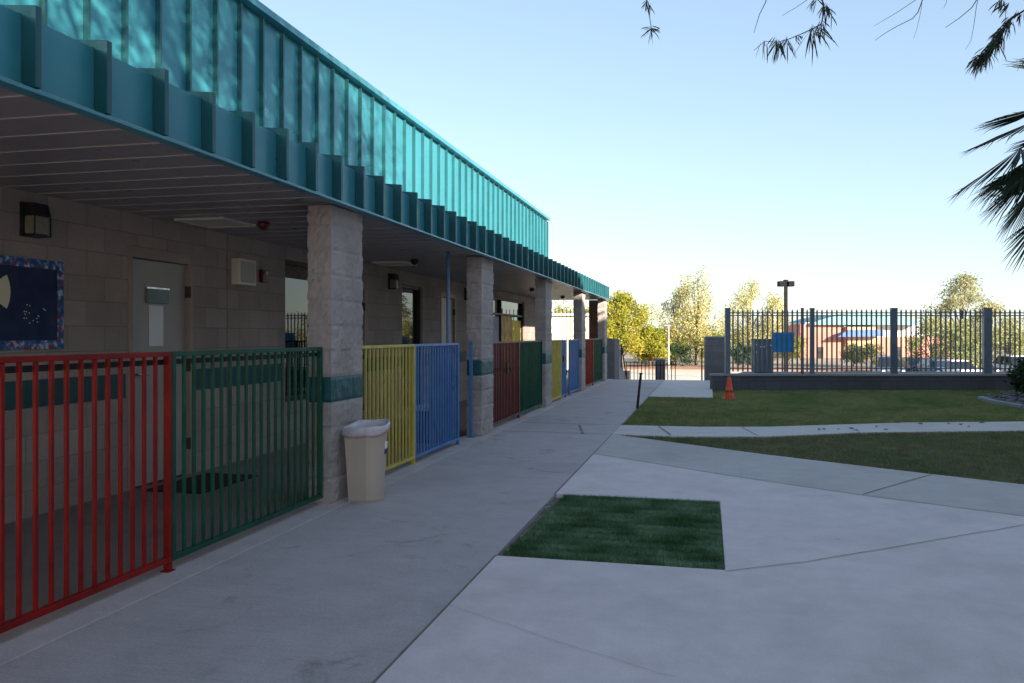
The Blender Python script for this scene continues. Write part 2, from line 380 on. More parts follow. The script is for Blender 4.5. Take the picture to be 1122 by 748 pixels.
# turf in rows: blades gathered in tufts
n = 95000
x = rng.uniform(turfR[0]+.02, turfR[1]-.002, n); y = rng.uniform(turfR[2]+.008, turfR[3]-.008, n)
y = y+.012*np.sin(y*2*np.pi/.085)
k = inside(x, y, tp); x = x[k]; y = y[k]; m_ = len(x)
a = rng.uniform(0, 2*np.pi, m_); h = .034*rng.uniform(.5, 1.15, m_)*(1+.22*np.sin(y*2*np.pi/.17+.8*np.sin(x*3)))
v = np.zeros((m_, 3, 3)); w = .0024
v[:, 0] = np.stack([x-np.cos(a)*w, y-np.sin(a)*w, np.full(m_, -.02)], 1)
v[:, 1] = np.stack([x+np.cos(a)*w, y+np.sin(a)*w, np.full(m_, -.02)], 1)
v[:, 2] = np.stack([x+rng.normal(0, .013, m_), y-.006+rng.normal(0, .011, m_), -.02+h], 1)
tag(raw('turf_patch', v.reshape(-1, 3), np.arange(m_*3).reshape(-1, 3), M['turf'], fsize=3), 'rectangle of dark green turf set into the pale pavement', 'turf', kind='stuff')
# planting bed
S(MB().prism(bed, G0, .0).build('planting_bed', M['dirt']))
mbk = MB()
for i in range(260):
    for _ in range(40):
        bx, by = random.uniform(5.6, 8), random.uniform(15.6, 21)
        if inside(np.array([bx]), np.array([by]), bed)[0]: break
    r = random.uniform(.03, .08)
    mbk.lathe([(r*.5, -.005), (r, r*.3), (r*.7, r*.75), (r*.15, r*.9)], 6, (bx, by))
tag(mbk.build('rocks', M['rock'], smooth=True), 'dark river rocks covering the planting bed at the right edge', 'rocks', kind='stuff')
ed = bed[:6]
mb = MB()
for (x0, y0), (x1, y1) in zip(ed, ed[1:]):
    d = Vector((x1-x0, y1-y0)).normalized(); n_ = Vector((-d.y, d.x))*.06
    mb.hexa([(x0-n_.x, y0-n_.y, -.06), (x1-n_.x, y1-n_.y, -.06), (x1+n_.x, y1+n_.y, -.06), (x0+n_.x, y0+n_.y, -.06),
             (x0-n_.x, y0-n_.y, .05), (x1-n_.x, y1-n_.y, .05), (x1+n_.x, y1+n_.y, .05), (x0+n_.x, y0+n_.y, .05)])
S(mb.build('bed_kerb', M['cap'], bevel=.01))

# ------------------------------------------------------------------ school building
YB0, YB1 = -5.0, 24.5
bld = empty('school_building', (-4.87, 10, 0), label='long grey block school building with teal metal canopy and block pillars', cat='building')
def Bp(mb, name, mat, parent=None, **kw):
    o = mb.build(name, mat, None, **kw)
    o.parent = parent or bld
    p = parent or bld
    # keep world position: meshes here are in world coordinates
    off = Vector((0, 0, 0)); q = p
    while q: off += q.location; q = q.parent
    o.location = -off
    return o
def off_of(o):
    off = Vector((0, 0, 0)); q = o
    while q: off += q.location; q = q.parent
    return off
WX = -4.87
openings = [(6.17, 7.09, 0, 2.13), (8.9, 10.15, .55, 2.25), (10.38, 11.28, 0, 2.13), (12.75, 13.75, .1, 2.19), (14.75, 15.70, 0, 2.17), (18.6, 22.05, .45, 2.26)]
wl = MB(); y = YB0
for (a, b_, z0, z1) in openings:
    wl.box(WX-.2, WX, y, a, .0, 2.6)
    wl.box(WX-.2, WX, a, b_, z1, 2.6)
    if z0 > 0: wl.box(WX-.2, WX, a, b_, 0, z0)
    y = b_
wl.box(WX-.2, WX, y, YB1-.15, 0, 2.6)
Bp(wl, 'wall', M['cmu'])
Bp(MB().box(-16, WX-.2, YB1-.35, YB1-.15, -.1, 4.7), 'end_wall', M['cmu'])
y = YB0
for (a, b_, z0, z1) in openings+[(YB1-.12, 0, 0, 0)]:
    Bp(MB().box(WX+.0005, WX+.003, y, a-.03, .8128, 1.016), 'teal_stripe', M['cmu_teal']); y = b_+.03
for y in (7.675, 16.9): Bp(MB().box(WX+.0005, WX+.004, y, y+.015, 0, 2.4), 'control_joint', M['joint'])
# interior darkness behind the windows
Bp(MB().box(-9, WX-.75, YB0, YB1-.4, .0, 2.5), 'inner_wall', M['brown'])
# soffit
Bp(MB().box(WX, -2.86, YB0, YB1-.01, 2.405, 2.43), 'soffit', M['soffit'])
sl = MB(); y = YB0+.1
while y < YB1-.1:
    sl.box(WX+.01, -2.875, y, y+.010, 2.400, 2.4045); y += .305
Bp(sl, 'soffit_seams', M['soffit_line'])
# canopy roof and lower fascia
Bp(MB().hexa([(-2.88, YB0, 2.43), (-2.88, YB1, 2.43), (-4.85, YB1, 2.43), (-4.85, YB0, 2.43), (-2.88, YB0, 2.715), (-2.88, YB1, 2.715), (-4.85, YB1, 2.93), (-4.85, YB0, 2.93)]), 'canopy_roof', M['teal'])
Bp(MB().box(-2.88, -2.87, YB0, YB1, 2.402, 2.73), 'fascia', M['teal'])
Bp(MB().box(-2.868, -2.792, YB0, YB1, 2.384, 2.402), 'fascia_trim', M['teal_trim'], bevel=.003)
ribm = None
rib_mb = MB().add([(-2.869, 0, 2.411), (-2.792, 0, 2.411), (-2.792, 0, 2.761), (-2.88, 0, 2.770), (-4.7, 0, 2.955), (-4.7, 0, 2.94), (-2.88, 0, 2.732), (-2.869, 0, 2.73),
                   (-2.869, .032, 2.411), (-2.792, .032, 2.411), (-2.792, .032, 2.761), (-2.88, .032, 2.770), (-4.7, .032, 2.955), (-4.7, .032, 2.94), (-2.88, .032, 2.732), (-2.869, .032, 2.73)],
                  [(0, 1, 2, 3, 4, 5, 6, 7), (15, 14, 13, 12, 11, 10, 9, 8)]+[(i, (i+1) % 8, 8+(i+1) % 8, 8+i) for i in range(8)])
y = 2.963; ys = []
while y > YB0: y -= .432
y += .432
while y < YB1: ys.append(y); y += .432
for i, yy in enumerate(ys):
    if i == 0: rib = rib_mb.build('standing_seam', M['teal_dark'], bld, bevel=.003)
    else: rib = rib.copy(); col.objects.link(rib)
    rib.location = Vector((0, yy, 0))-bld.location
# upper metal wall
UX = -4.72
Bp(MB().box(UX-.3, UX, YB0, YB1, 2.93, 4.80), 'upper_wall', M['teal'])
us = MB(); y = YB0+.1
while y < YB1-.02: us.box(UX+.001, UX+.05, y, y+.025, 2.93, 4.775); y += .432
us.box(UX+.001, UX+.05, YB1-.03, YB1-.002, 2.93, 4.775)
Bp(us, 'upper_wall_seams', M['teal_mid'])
Bp(MB().box(UX-.4, UX+.11, YB0, YB1+.02, 4.805, 4.885), 'coping', M['teal_trim'], bevel=.006)
Bp(MB().box(-16, UX-.32, YB0, YB1-.1, 4.6, 4.72), 'roof', M['soffit'])
# pillars
def pillar(y0, full=True):
    w, l, h = .2, .61, 2.398
    x1 = -2.91; x0 = x1-w
    st = .0254 if y0 < 14 else .0508
    path = []
    def seg(ax, ay, bx, by, nx, ny):
        L_ = math.hypot(bx-ax, by-ay); n = max(2, round(L_/st))
        for i in range(n):
            t = i/n
            n_ = Vector((nx, ny)) if i else None
            path.append((ax+(bx-ax)*t, ay+(by-ay)*t, n_))
    seg(x0, y0, x1, y0, 0, -1); seg(x1, y0, x1, y0+l, 1, 0); seg(x1, y0+l, x0, y0+l, 0, 1); seg(x0, y0+l, x0, y0, -1, 0)
    cn = [Vector((-1, -1)), Vector((1, -1)), Vector((1, 1)), Vector((-1, 1))]; ci = 0; pp = []
    for (x, y, n_) in path:
        if n_ is None: n_ = cn[ci]*.8; ci += 1
        pp.append((x, y, n_))
    rows = int(round(h/st))
    root = empty('pillar', (x0+w/2, y0+l/2, 0)); root.parent = bld; root.location -= bld.location
    def surf(r0, r1, name, mat, amp):
        vs = []; fs = []; m_ = len(pp)
        for r in range(r0, r1+1):
            z = min(h, r*st)
            c = z/.2032; fr = abs(c-round(c))*.2032; course = int(c)
            for (x, y, n_) in pp:
                d = (noise.noise(Vector((x*14+course*7.3, y*14, z*14)))*.9+noise.noise(Vector((x*38, y*38, z*38)))*.7)*amp+.003
                if fr < .009: d -= .0075
                jy = y0+(.2032 if course % 2 else .4064)
                if abs(y-jy) < st*.45: d -= .004
                vs.append((x+n_.x*d, y+n_.y*d, z))
        for r in range(r1-r0):
            for k in range(m_):
                fs.append((r*m_+k, r*m_+(k+1) % m_, (r+1)*m_+(k+1) % m_, (r+1)*m_+k))
        mb = MB(); mb.v = vs; mb.f = fs
        o = mb.build(name, mat, smooth=False, fix=False)
        o.parent = root; o.location = -off_of(root)
        return o
    b0, b1 = round(.8128/st), round(1.016/st)
    surf(0, b0, 'lower_blocks', M['pil'], .011); surf(b0, b1, 'teal_band', M['pil_teal'], .005); surf(b1, rows, 'upper_blocks', M['pil'], .011)
    if y0 > 0: pass
    return root
M['pil'] = paint('split face block', (.36, .31, .29), .92, .2, 2.4, bs=.9, wear=(.21, .18, .165), wscale=5)
M['pil_teal'] = paint('teal painted pillar band', (.010, .085, .095), .5, .12, 3, bs=.3)
PY = [1.55, 6.05, 10.54, 15.0, 19.5, 24.0]
for y in PY: pillar(y)
Bp(MB().box(-3.46, -3.115, 24.62, 24.80, 0, 2.40), 'end_pier', M['cmu_end'])
# doors
def door(y0, y1, z1, mat, sign=False, hinge=True, handle_left=True):
    root = empty('door', (WX, y0, 0)); root.parent = bld; root.location -= bld.location
    fw = .05
    Bp(MB().box(WX-.12, WX+.012, y0+.002, y0+fw, 0, z1-.002).box(WX-.12, WX+.012, y1-fw, y1-.002, 0, z1-.002).box(WX-.12, WX+.0115, y0+fw, y1-fw, z1-.10, z1-.003), 'frame', M['door_frame'], root, bevel=.003)
    Bp(MB().box(WX-.09, WX-.045, y0+fw+.004, y1-fw-.004, .01, z1-.105), 'leaf', mat, root, bevel=.003)
    hy = y0+.12 if handle_left else y1-.12
    Bp(MB().tube([(WX-.045, hy, 1.0), (WX+.03, hy, 1.0), (WX+.03, hy+.1, 1.0)], .011, 8).lathe([(.03, 0), (.03, .001)], 12, (0, 0)) if False else
       MB().tube([(WX-.045, hy, 1.0), (WX+.02, hy, 1.0), (WX+.025, hy+.11, 1.0)], .012, 8).box(WX-.045, WX-.038, hy-.03, hy+.03, .93, 1.09), 'handle', M['steel'], root)
    for z in (.25, 1.0, z1-.42):
        Bp(MB().box(WX-.04, WX+.016, y1-fw-.014, y1-fw+.004, z, z+.11), 'hinge', M['brown'], root)
door(*[6.17, 7.09, 2.13], M['door'])
door(10.38, 11.28, 2.13, M['door_light'])
door(14.75, 15.70, 2.17, M['door_light'])
# notice on the first door
nt_ = empty('door_notice', (WX-.03, 6.6, 1.5), label='grey door sign holder with white paper sheet hanging under it', cat='notice')
z0 = 1.72
ob = MB().box(-.012, .006, -.14, .16, .14, .27).build('holder', paint('teal grey sign', (.14, .21, .21), .4, .1), nt_, bevel=.003)
ob = MB().box(-.012, .008, -.15, .17, .27, .285).build('holder_rail', M['steel'], nt_)
ob = MB().box(-.012, -.008, -.10, .10, -.25, .12).build('paper', M['white'], nt_)
# windows
def window(y0, y1, z0, z1, vs=(), hs=(), rec=.07, blind=0):
    root = empty('window', (WX, y0, z0)); root.parent = bld; root.location -= bld.location
    f = MB(); fw = .05; xa, xb = WX-.14, WX-rec+.03
    f.box(xa, xb, y0+.002, y0+fw, z0+.002, z1-.002).box(xa, xb, y1-fw, y1-.002, z0+.002, z1-.002)
    f.box(xa, xb-.001, y0+fw, y1-fw, z0+.002, z0+fw).box(xa, xb-.001, y0+fw, y1-fw, z1-fw, z1-.002)
    for yv in vs: f.box(xa, xb-.002, yv-.03, yv+.03, z0+fw, z1-fw)
    for zh in hs: f.box(xa, xb-.003, y0+fw, y1-fw, zh-.025, zh+.025)
    Bp(f, 'frame', M['black'], root, bevel=.002)
    yy = [y0+fw]+list(vs)+[y1-fw]; zz = [z0+fw]+list(hs)+[z1-fw]
    for a, b_ in zip(yy, yy[1:]):
        for c, d in zip(zz, zz[1:]):
            Bp(MB().box(WX-.1, WX-.094, a-.004, b_+.004, c-.004, d+.004), 'pane', M['glass'], root)
    if blind:
        Bp(MB().box(WX-.088, WX-.07, y0+.054, y1-.054, z1-.05-blind, z1-.052), 'blind', M['black'], root)
    return root
window(8.9, 10.15, .55, 2.25, blind=.15)
window(12.75, 13.75, .1, 2.19)
window(18.6, 22.05, .45, 2.26, vs=(19.62,), hs=(1.86,))
# lavender paper, plus amber and yellow sheets painting a reflection in the big window
M['lav'] = paint('pale lavender paper', (.46, .46, .60), .7, .15, 4); M['amb'] = paint('amber reflection', (.62, .36, .07), .6, .5, 4); M['ylw'] = paint('yellow reflection', (.85, .62, .05), .6, .2, 3)
for i, (ya, yb, za, zb, mt, lb) in enumerate(((18.70, 19.55, .55, 1.8, 'lav', 'pale lavender poster taped inside the large window'), (19.66, 20.95, .51, 1.83, 'amb', 'left amber sheet imitating a reflection on the large window'), (20.97, 21.98, .51, 1.74, 'ylw', 'right, wider yellow sheet imitating a reflection on the large window'))):
    p = MB().box(0, .004, 0, yb-ya, 0, zb-za).build('poster', M[mt], loc=(WX-.093, ya, za))
    tag(p, lb, 'poster')

# wall lamps
def wall_lamp(y, label):
    r = empty('wall_lamp', (WX, y, 2.2), label=label, cat='lamp', group='black wall lamps along the arcade wall')
    r.scale = (.86, .86, .86)
    MB().box(.001, .03, -.10, .10, -.15, .14).build('back_plate', M['black'], r, bevel=.004)
    MB().add([(.03, -.09, .03), (.03, .09, .03), (.15, .09, .03), (.15, -.09, .03), (.03, -.09, .135), (.03, .09, .135), (.12, .09, .135), (.12, -.09, .135)],
             [(3, 2, 1, 0), (4, 5, 6, 7), (0, 1, 5, 4), (1, 2, 6, 5), (2, 3, 7, 6), (3, 0, 4, 7)]).build('hood', M['black'], r, bevel=.005)
    MB().box(.031, .14, -.082, .082, -.13, .029).build('diffuser', M['lampglass'], r, bevel=.012)
    f = MB()
    f.box(.138, .148, -.09, -.083, -.14, .028).box(.138, .148, .083, .09, -.14, .028).box(.031, .149, -.089, .089, -.148, -.134)
    f.build('cage', M['black'], r)
    return r
wall_lamp(5.1, 'black box wall lamp with frosted glass above the bulletin board')
wall_lamp(12.22, 'black box wall lamp on the arcade wall just past the first block pillar')
wall_lamp(16.4, 'black box wall lamp beside the second block pillar, past the cream door')
# intercom speaker and fire alarm
sp = empty('wall_speaker', (WX, 7.92, 2.02), label='cream square speaker box mounted high on the block wall', cat='speaker')
MB().box(.001, .10, -.17, .17, -.14, .14).build('housing', M['cream'], sp, bevel=.008)
MB().box(.1005, .106, -.14, .14, -.11, .11).build('grille', M['door'], sp, bevel=.003)
fa = empty('fire_alarm', (WX, 8.36, 2.02), label='small dark red fire alarm beside the cream speaker box', cat='alarm')
MB().box(.001, .055, -.055, .055, -.08, .06).build('body', M['redplastic'], fa, bevel=.006)
MB().box(.0555, .075, -.03, .03, .0, .045).build('strobe', M['lampglass'], fa, bevel=.004)
for i, (y, lb) in enumerate(((6.82, 'square flush ceiling light in the soffit above the grey door'), (11.32, 'square flush ceiling light in the soffit behind the first pillar'),)):
    r = empty('ceiling_light', (-4.44, y, 2.40), label=lb, cat='ceiling light', group='flush lights in the canopy soffit')
    MB().box(-.25, .25, -.27, -.235, -.018, .004).box(-.25, .25, .235, .27, -.018, .004).box(-.25, -.215, -.235, .235, -.018, .0035).box(.215, .25, -.235, .235, -.018, .0035).build('frame', M['cream'], r)
    MB().box(-.214, .214, -.234, .234, -.010, .003).build('diffuser', M['cream'], r)
for i, (x, y) in enumerate(((-4.03, 6.96), (-3.96, 10.85), (-3.85, 18.2), (-3.8, 22.0))):
    lb = ['small dark red dome under the soffit left of the first pillar', 'small dark dome under the soffit beside the ceiling light past the first pillar', 'small dark dome under the soffit left of the third pillar', 'small dark dome under the soffit between the third and fourth pillars'][i]
    o = MB().lathe([(.055, 0), (.06, -.02), (.045, -.055), (.02, -.07), (.001, -.072)][::-1], 14).build('ceiling_alarm', M['redplastic' if i == 0 else 'black'], smooth=True, loc=(x, y, 2.4))
    tag(o, lb, 'alarm', 'small domes under the soffit')

# bulletin board
bb = empty('bulletin_board', (WX, 4.7, 1.58), label='navy bulletin board with bright patterned border on the block wall', cat='bulletin board')
MB().box(.001, .012, -.72, .72, -.33, .33).build('backing', M['navy'], bb)
bo = MB(); bw = .06
bo.box(.0125, .018, -.72, .72, .33-bw, .335).box(.0125, .018, -.72, .72, -.335, -.33+bw).box(.0125, .0178, -.72, -.72+bw, -.33+bw, .33-bw).box(.0125, .0178, .72-bw, .72, -.33+bw, .33-bw)
bo.build('border', M['border'], bb)
for k in range(26):
    t = -.68+k*.054
    # scalloped paper hearts along the border
    pass
fan = MB(); n_ = 12
pts = [(.24*math.cos(R(a)), .24*math.sin(R(a))) for a in np.linspace(-30, 30, n_)]+[(.1*math.cos(R(a)), .1*math.sin(R(a))) for a in np.linspace(30, -30, n_)]
fan.add([(.013, y_-.02, z_+.08) for y_, z_ in pts]+[(.016, y_-.02, z_+.08) for y_, z_ in pts], [tuple(range(24)), tuple(range(24, 48))[::-1]]+[(i, (i+1) % 24, 24+(i+1) % 24, 24+i) for i in range(24)])
fan.build('paper_fan', M['stucco_cream'], bb)
dt = MB()
for k in range(16):
    yy, zz = random.uniform(.34, .55), random.uniform(-.17, .0)
    dt.box(.0125, .015, yy, yy+.007, zz, zz+.007)
dt.build('pins', M['white'], bb)

# door mat, box by the pillar
tag(MB().box(-.28, .28, -.45, .45, 0, .014).build('door_mat', M['mat'], bevel=.004, loc=(-4.45, 6.65, .003)), 'black rubber door mat on the slab below the grey door', 'mat')
sb = empty('dark_box', (-3.42, 10.05, .003), label='low dark box with pale top beside the second pillar', cat='box')
MB().box(-.22, .12, -.3, .3, 0, .40).build('body', M['black'], sb, bevel=.01)  # plain black box under a pale top
MB().box(-.24, .14, -.32, .32, .402, .44).build('lid', M['cream'], sb, bevel=.01)

# ------------------------------------------------------------------ gates between the pillars
GX = -2.985
def gate(y0, y1, mat, name, label, zt=1.256, zb=.06, feet=(1,), step=.0935, x=GX, posts=(0, 1), group='painted picket panels between the pillars', dark=True, latch=None):
    r = empty(name, (x, y0, 0), label=label, cat='railing', group=group); L_ = y1-y0
    MB().box(-.018, .018, .0, L_, zt-.028, zt).build('top_rail', M[mat], r, bevel=.003)
    MB().box(-.018, .018, .0, L_, zb, zb+.032).build('bottom_rail', M[mat], r, bevel=.003)
    if dark: MB().box(-.040, -.022, .02, L_-.02, zt-.075, zt-.045).build('gap_shadow_bar', M['black'], r)  # black bar drawn in for the shadow gap below the top rail
    for k in posts:
        yy = 0 if k == 0 else L_-.032
        MB().box(-.0185, .0185, yy, yy+.032, zb+.0325 if k not in feet else .009, zt-.0285).build('post', M[mat], r, bevel=.003)
        if k in feet:
            MB().box(-.028, .028, yy-.015, yy+.047, .008, .014).build('foot_plate', M[mat], r)
    n = max(2, round((L_-.064)/step)); s = (L_-.064)/n; first = None
    for i in range(1, n):
        yy = .032+i*s
        if first is None:
            first = MB().box(-.0092, .0092, -.0092, .0092, zb+.0325, zt-.0285).build('picket', M[mat], r, bevel=.002); o = first
        else: o = first.copy(); col.objects.link(o)
        o.location = (0, yy, 0)
    if latch is not None:
        MB().box(.019, .04, latch-.03, latch+.03, .78, .92).tube([(.04, latch, .85), (.075, latch, .85), (.075, latch, .78)], .008, 6).build('latch', M['black'], r, bevel=.002)
    return r
gate(2.2, 4.13, 'red', 'railing_panel', 'bright red picket panel in the foreground, nearest the camera')
gate(4.135, 6.02, 'green', 'railing_panel', 'dark green picket panel joined to the bright red one, ending at the first pillar', feet=())
gate(6.68, 8.15, 'yellow', 'railing_panel', 'yellow picket panel just behind the beige trash bin', feet=(1,), dark=False)
gate(8.155, 9.72, 'blue', 'railing_panel', 'blue picket panel joined to the yellow one behind the trash bin', feet=(1,), dark=False)
gate(8.93, 9.70, 'blue', 'gate_leaf', 'blue picket gate leaf folded open against the nearest blue panel', feet=(), x=GX-.075, dark=False, zt=1.25, latch=.72)
r = empty('gate_post', (-3.02, 10.42, 0), label='lone blue gate post standing against the second pillar', cat='post')
MB().box(-.02, .02, -.02, .02, .009, 1.27).build('shaft', M['blue'], r, bevel=.003)
MB().box(-.07, .07, .021, .05, 1.03, 1.06).build('catch', M['steel'], r, bevel=.003)
MB().box(-.05, .05, -.05, .05, .008, .0155).build('foot_plate', M['blue'], r)
tag(MB().tube([(-3.17, 9.9, .002), (-3.17, 9.9, 2.401)], .022, 12).build('support_pole', M['pole'], smooth=True), 'slim blue grey pole rising from behind the blue gate to the soffit', 'pole')
gate(11.18, 13.06, 'maroon', 'railing_panel', 'dull maroon picket panel right after the second pillar', feet=(1,), dark=False, latch=1.0)
gate(13.065, 14.97, 'green', 'railing_panel', 'dark green picket panel between the maroon panel and the third pillar', feet=(), dark=False)
gate(15.64, 17.0, 'yellow', 'railing_panel', 'pale yellow picket panel right after the third pillar', feet=(1,), dark=False)
gate(17.005, 17.62, 'blue', 'railing_panel', 'narrow blue picket panel joined to the far yellow one', feet=(1,), dark=False, latch=.2)
gate(18.1, 19.45, 'blue', 'railing_panel', 'wide blue picket panel ending at the fourth pillar', feet=(0,), dark=False)
gate(20.14, 22.0, 'red', 'railing_panel', 'red picket panel right after the fourth pillar', feet=(1,), dark=False)
gate(22.005, 23.97, 'green', 'railing_panel', 'green picket panel before the last sunlit pillar', feet=(), dark=False)

# ------------------------------------------------------------------ trash bin
tb = empty('trash_bin', (-2.855, 6.31, .0), label='beige plastic trash bin with white liner against the first pillar', cat='trash bin')
def dshape(w, d, n=14):   # flat back at x=0, bowed front
    pts = [(0.0, -w), (d*.35, -w)]
    for a in np.linspace(-70, 70, n): pts.append((d*.35+d*.65*math.cos(R(a))**.8, w*.98*math.sin(R(a))/math.sin(R(70))))
    pts += [(d*.35, w), (0.0, w)]
    return pts
def loft(secs, closed_bottom=True):
    mb = MB(); n = len(secs[0][1])
    for z, pts, dx in secs:
        for (x, y) in pts:
            zz = z(x, y) if callable(z) else z
            mb.v.append((x+dx, y, zz))
    for i in range(len(secs)-1):
        for k in range(n): mb.f.append((i*n+k, i*n+(k+1) % n, (i+1)*n+(k+1) % n, (i+1)*n+k))
    if closed_bottom: mb.f.append(tuple(range(n))[::-1])
    return mb
tilt = lambda b0: (lambda x, y: b0+.03*math.sin(y*14)+.05*(-y)-.04*x)
secs = [(.0, dshape(.115, .24), .03), (.02, dshape(.122, .25), .028), (.045, dshape(.122, .25), .028), (.30, dshape(.135, .275), .018), (.56, dshape(.152, .30), .006), (.60, dshape(.155, .305), .004),
        (.60, dshape(.148, .295), .009), (.2, dshape(.12, .25), .025)]
loft(secs).build('body', M['bin'], tb, smooth=False, fix=True)
wl_ = []
def rim(z, k, dx, j=0):
    ps = dshape(.16*k, .315*k)
    return (lambda x, y, z=z: z+.006*math.sin(y*21+j)+.005*math.sin(x*33+j*2)+.11*(y+.10)-.04*(.15-x)), [(x+random.uniform(-.0015, .0015), y+random.uniform(-.0015, .0015)) for x, y in ps], dx
loft([rim(.548, 1.0, .002, 1), rim(.562, 1.04, -.003, 1), rim(.600, 1.06, -.004, 0), rim(.616, 1.02, .000, 0), rim(.612, .96, .006, 0), rim(.57, .90, .014, 1), rim(.36, .78, .03, 2)], False).build('liner', M['bag'], tb, smooth=True)
loft([rim(.538, 1.025, -.003, 1), rim(.549, 1.045, -.004, 1)], False).build('liner_band', M['pinkbag'], tb, smooth=True)
rs = R(12)
MB().box(-.002, .003, -.022, .022, -.028, .028).build('sticker', M['white'], tb, loc=(.3025, .01, .455), rot=(0, R(3), 0))
MB().box(-.002, .003, -.024, .024, -.018, .018).build('sticker', M['sticker'], tb, loc=(.3005, .01, .40), rot=(0, R(3), 0))

# stake and cone
p0 = P(698, 447, 15.2); p1 = P(702.2, 409, 15.2)
st_ = empty('marker_stake', (p0.x, p0.y, 0), label='thin black stake leaning at the corner of the lawn', cat='stake')
MB().tube([(0, 0, -.04), (p1.x-p0.x, p1.y-p0.y, p1.z)], [.026, .022], 10).build('shaft', M['black'], st_)
MB().lathe([(.001, 0), (.03, 0), (.03, .03), (.001, .035)], 10).build('tip', M['black'], st_, loc=(p1.x-p0.x, p1.y-p0.y, p1.z-.02))
c = P(799, 436, 17.7)
cn = empty('traffic_cone', (c.x, c.y, 0), rz=.3, label='small orange traffic cone on the lawn before the retaining wall', cat='traffic cone')
MB().box(-.135, .135, -.135, .135, -.02, .01).build('base', M['cone'], cn, bevel=.01)
MB().lathe([(.105, .01), (.10, .02), (.032, .45), (.022, .46)], 20).build('body', M['cone'], cn, smooth=True)
MB().lathe([(.085, .125), (.087, .125), (.069, .225), (.067, .225)], 20).build('collar', paint('faded cone band', (.62, .10, .04), .5), cn, smooth=True)
# fallen leaves
for i, (a, b_) in enumerate(((230, 283), (313, 282), (365, 277), (392, 287), (520, 283), (570, 252), (668, 258), (792, 257), (845, 260), (880, 270), (940, 254), (372, 279), (250, 281), (480, 270))):
    g_ = G(840+a/3.979, 400+b_/3.979)
    s = random.uniform(.035, .07)
    o = MB().add([(-s, 0, 0), (0, -s*.45, .012), (s, 0, .004), (0, s*.45, .018), (-s, 0, -.002), (0, -s*.45, .008), (s, 0, .0), (0, s*.45, .014)],
                 [(0, 1, 2, 3), (7, 6, 5, 4), (0, 4, 5, 1), (1, 5, 6, 2), (2, 6, 7, 3), (3, 7, 4, 0)]).build('fallen_leaf', M['deadleaf'], loc=(g_[0], g_[1], .008), rot=(0, 0, random.uniform(0, 6)))
    tag(o, 'small dry brown leaf lying on the pale cross walk', 'leaf', 'dry leaves on the cross walk')

for i in range(9):
    gx, gy = turfR[0]+random.uniform(.012, .06), random.uniform(turfR[2]+.05, turfR[3]-.1)
    r_ = random.uniform(.008, .018)
    o = MB().lathe([(r_*.5, -.004), (r_, r_*.3), (r_*.7, r_*.8), (r_*.1, r_)], 6).build('pebble', M['cap'], loc=(gx, gy, -.012), rot=(0, 0, random.uniform(0, 6)), smooth=True)
    tag(o, 'tiny grey pebble lodged along the left edge of the dark turf patch', 'pebble', 'pebbles along the turf edge')
# ------------------------------------------------------------------ retaining wall and steel fence (runs square to the view line)
FR = TH
def fpos(u, D=20.5): return (u-561)*D/904
org = P(561, 367, 20.5); org.z = 0
def FL(u): return fpos(u)
rw = empty('retaining_wall', (org.x, org.y, 0), FR, label='low dark block retaining wall along the back of the lawn', cat='wall')
xl, xr = FL(781), FL(1330)
MB().box(xl, xr, 0, .30, -.12, .33).build('blocks', M['cmu_ret'], rw)
MB().box(xl-.02, xr, -.03, .33, .3305, .385).build('cap', M['cap'], rw, bevel=.008)
S(MB().prism([(FL(800), .335), (xr, .335), (xr, 3.3), (FL(815)*23.8/20.5, 3.3)], -.1, .30).build('upper_bed', M['dirt'], None, loc=(org.x, org.y, 0), rot=(0, 0, FR)))
fc = empty('steel_fence', (org.x, org.y, 0), FR, label='tall grey steel picket fence standing on the low block wall', cat='fence')
zt, zb = 1.98, .46
xa, xb = FL(799), FL(1250)
MB().box(xa, xb, .145, .165, zt-.085, zt-.06).build('rail', M['fence'], fc)
MB().box(xa, xb, .145, .165, zt-.155, zt-.13).build('rail', M['fence'], fc)
MB().box(xa, xb, .145, .165, zb+.04, zb+.065).build('rail', M['fence'], fc)
for u, w, mt in ((799, .13, 'fence'), (881.5, .07, 'fence_rust'), (892.3, .11, 'fence'), (982.5, .16, 'fence'), (1085.5, .20, 'fence'), (1187, .12, 'fence')):
    x_ = FL(u)
    f = MB().box(x_-w/2, x_+w/2, .155-w/4, .155+w/4, .3855, zt+.035)
    if w > .15: f.box(x_-w/2-.0, x_-w/2+.001, .1, .101, .5, .501)
    f.box(x_-w/2-.008, x_+w/2+.008, .155-w/4-.008, .155+w/4+.008, zt+.0355, zt+.05)
    f.build('post', M[mt], fc, bevel=.004)
pk = None; x_ = xa+.13
while x_ < xb:
    if pk is None:
        pk = MB().box(-.020, .020, .128, .1445, zb-.02, zt-.02).add([(-.014, .128, zt-.02), (.014, .128, zt-.02), (.014, .1445, zt-.02), (-.014, .1445, zt-.02), (0, .136, zt+.035)], [(0, 1, 4), (1, 2, 4), (2, 3, 4), (3, 0, 4)]).build('picket', M['fence'], fc)
        o = pk
    else: o = pk.copy(); col.objects.link(o)
    o.location = (x_, 0, 0); x_ += .1237
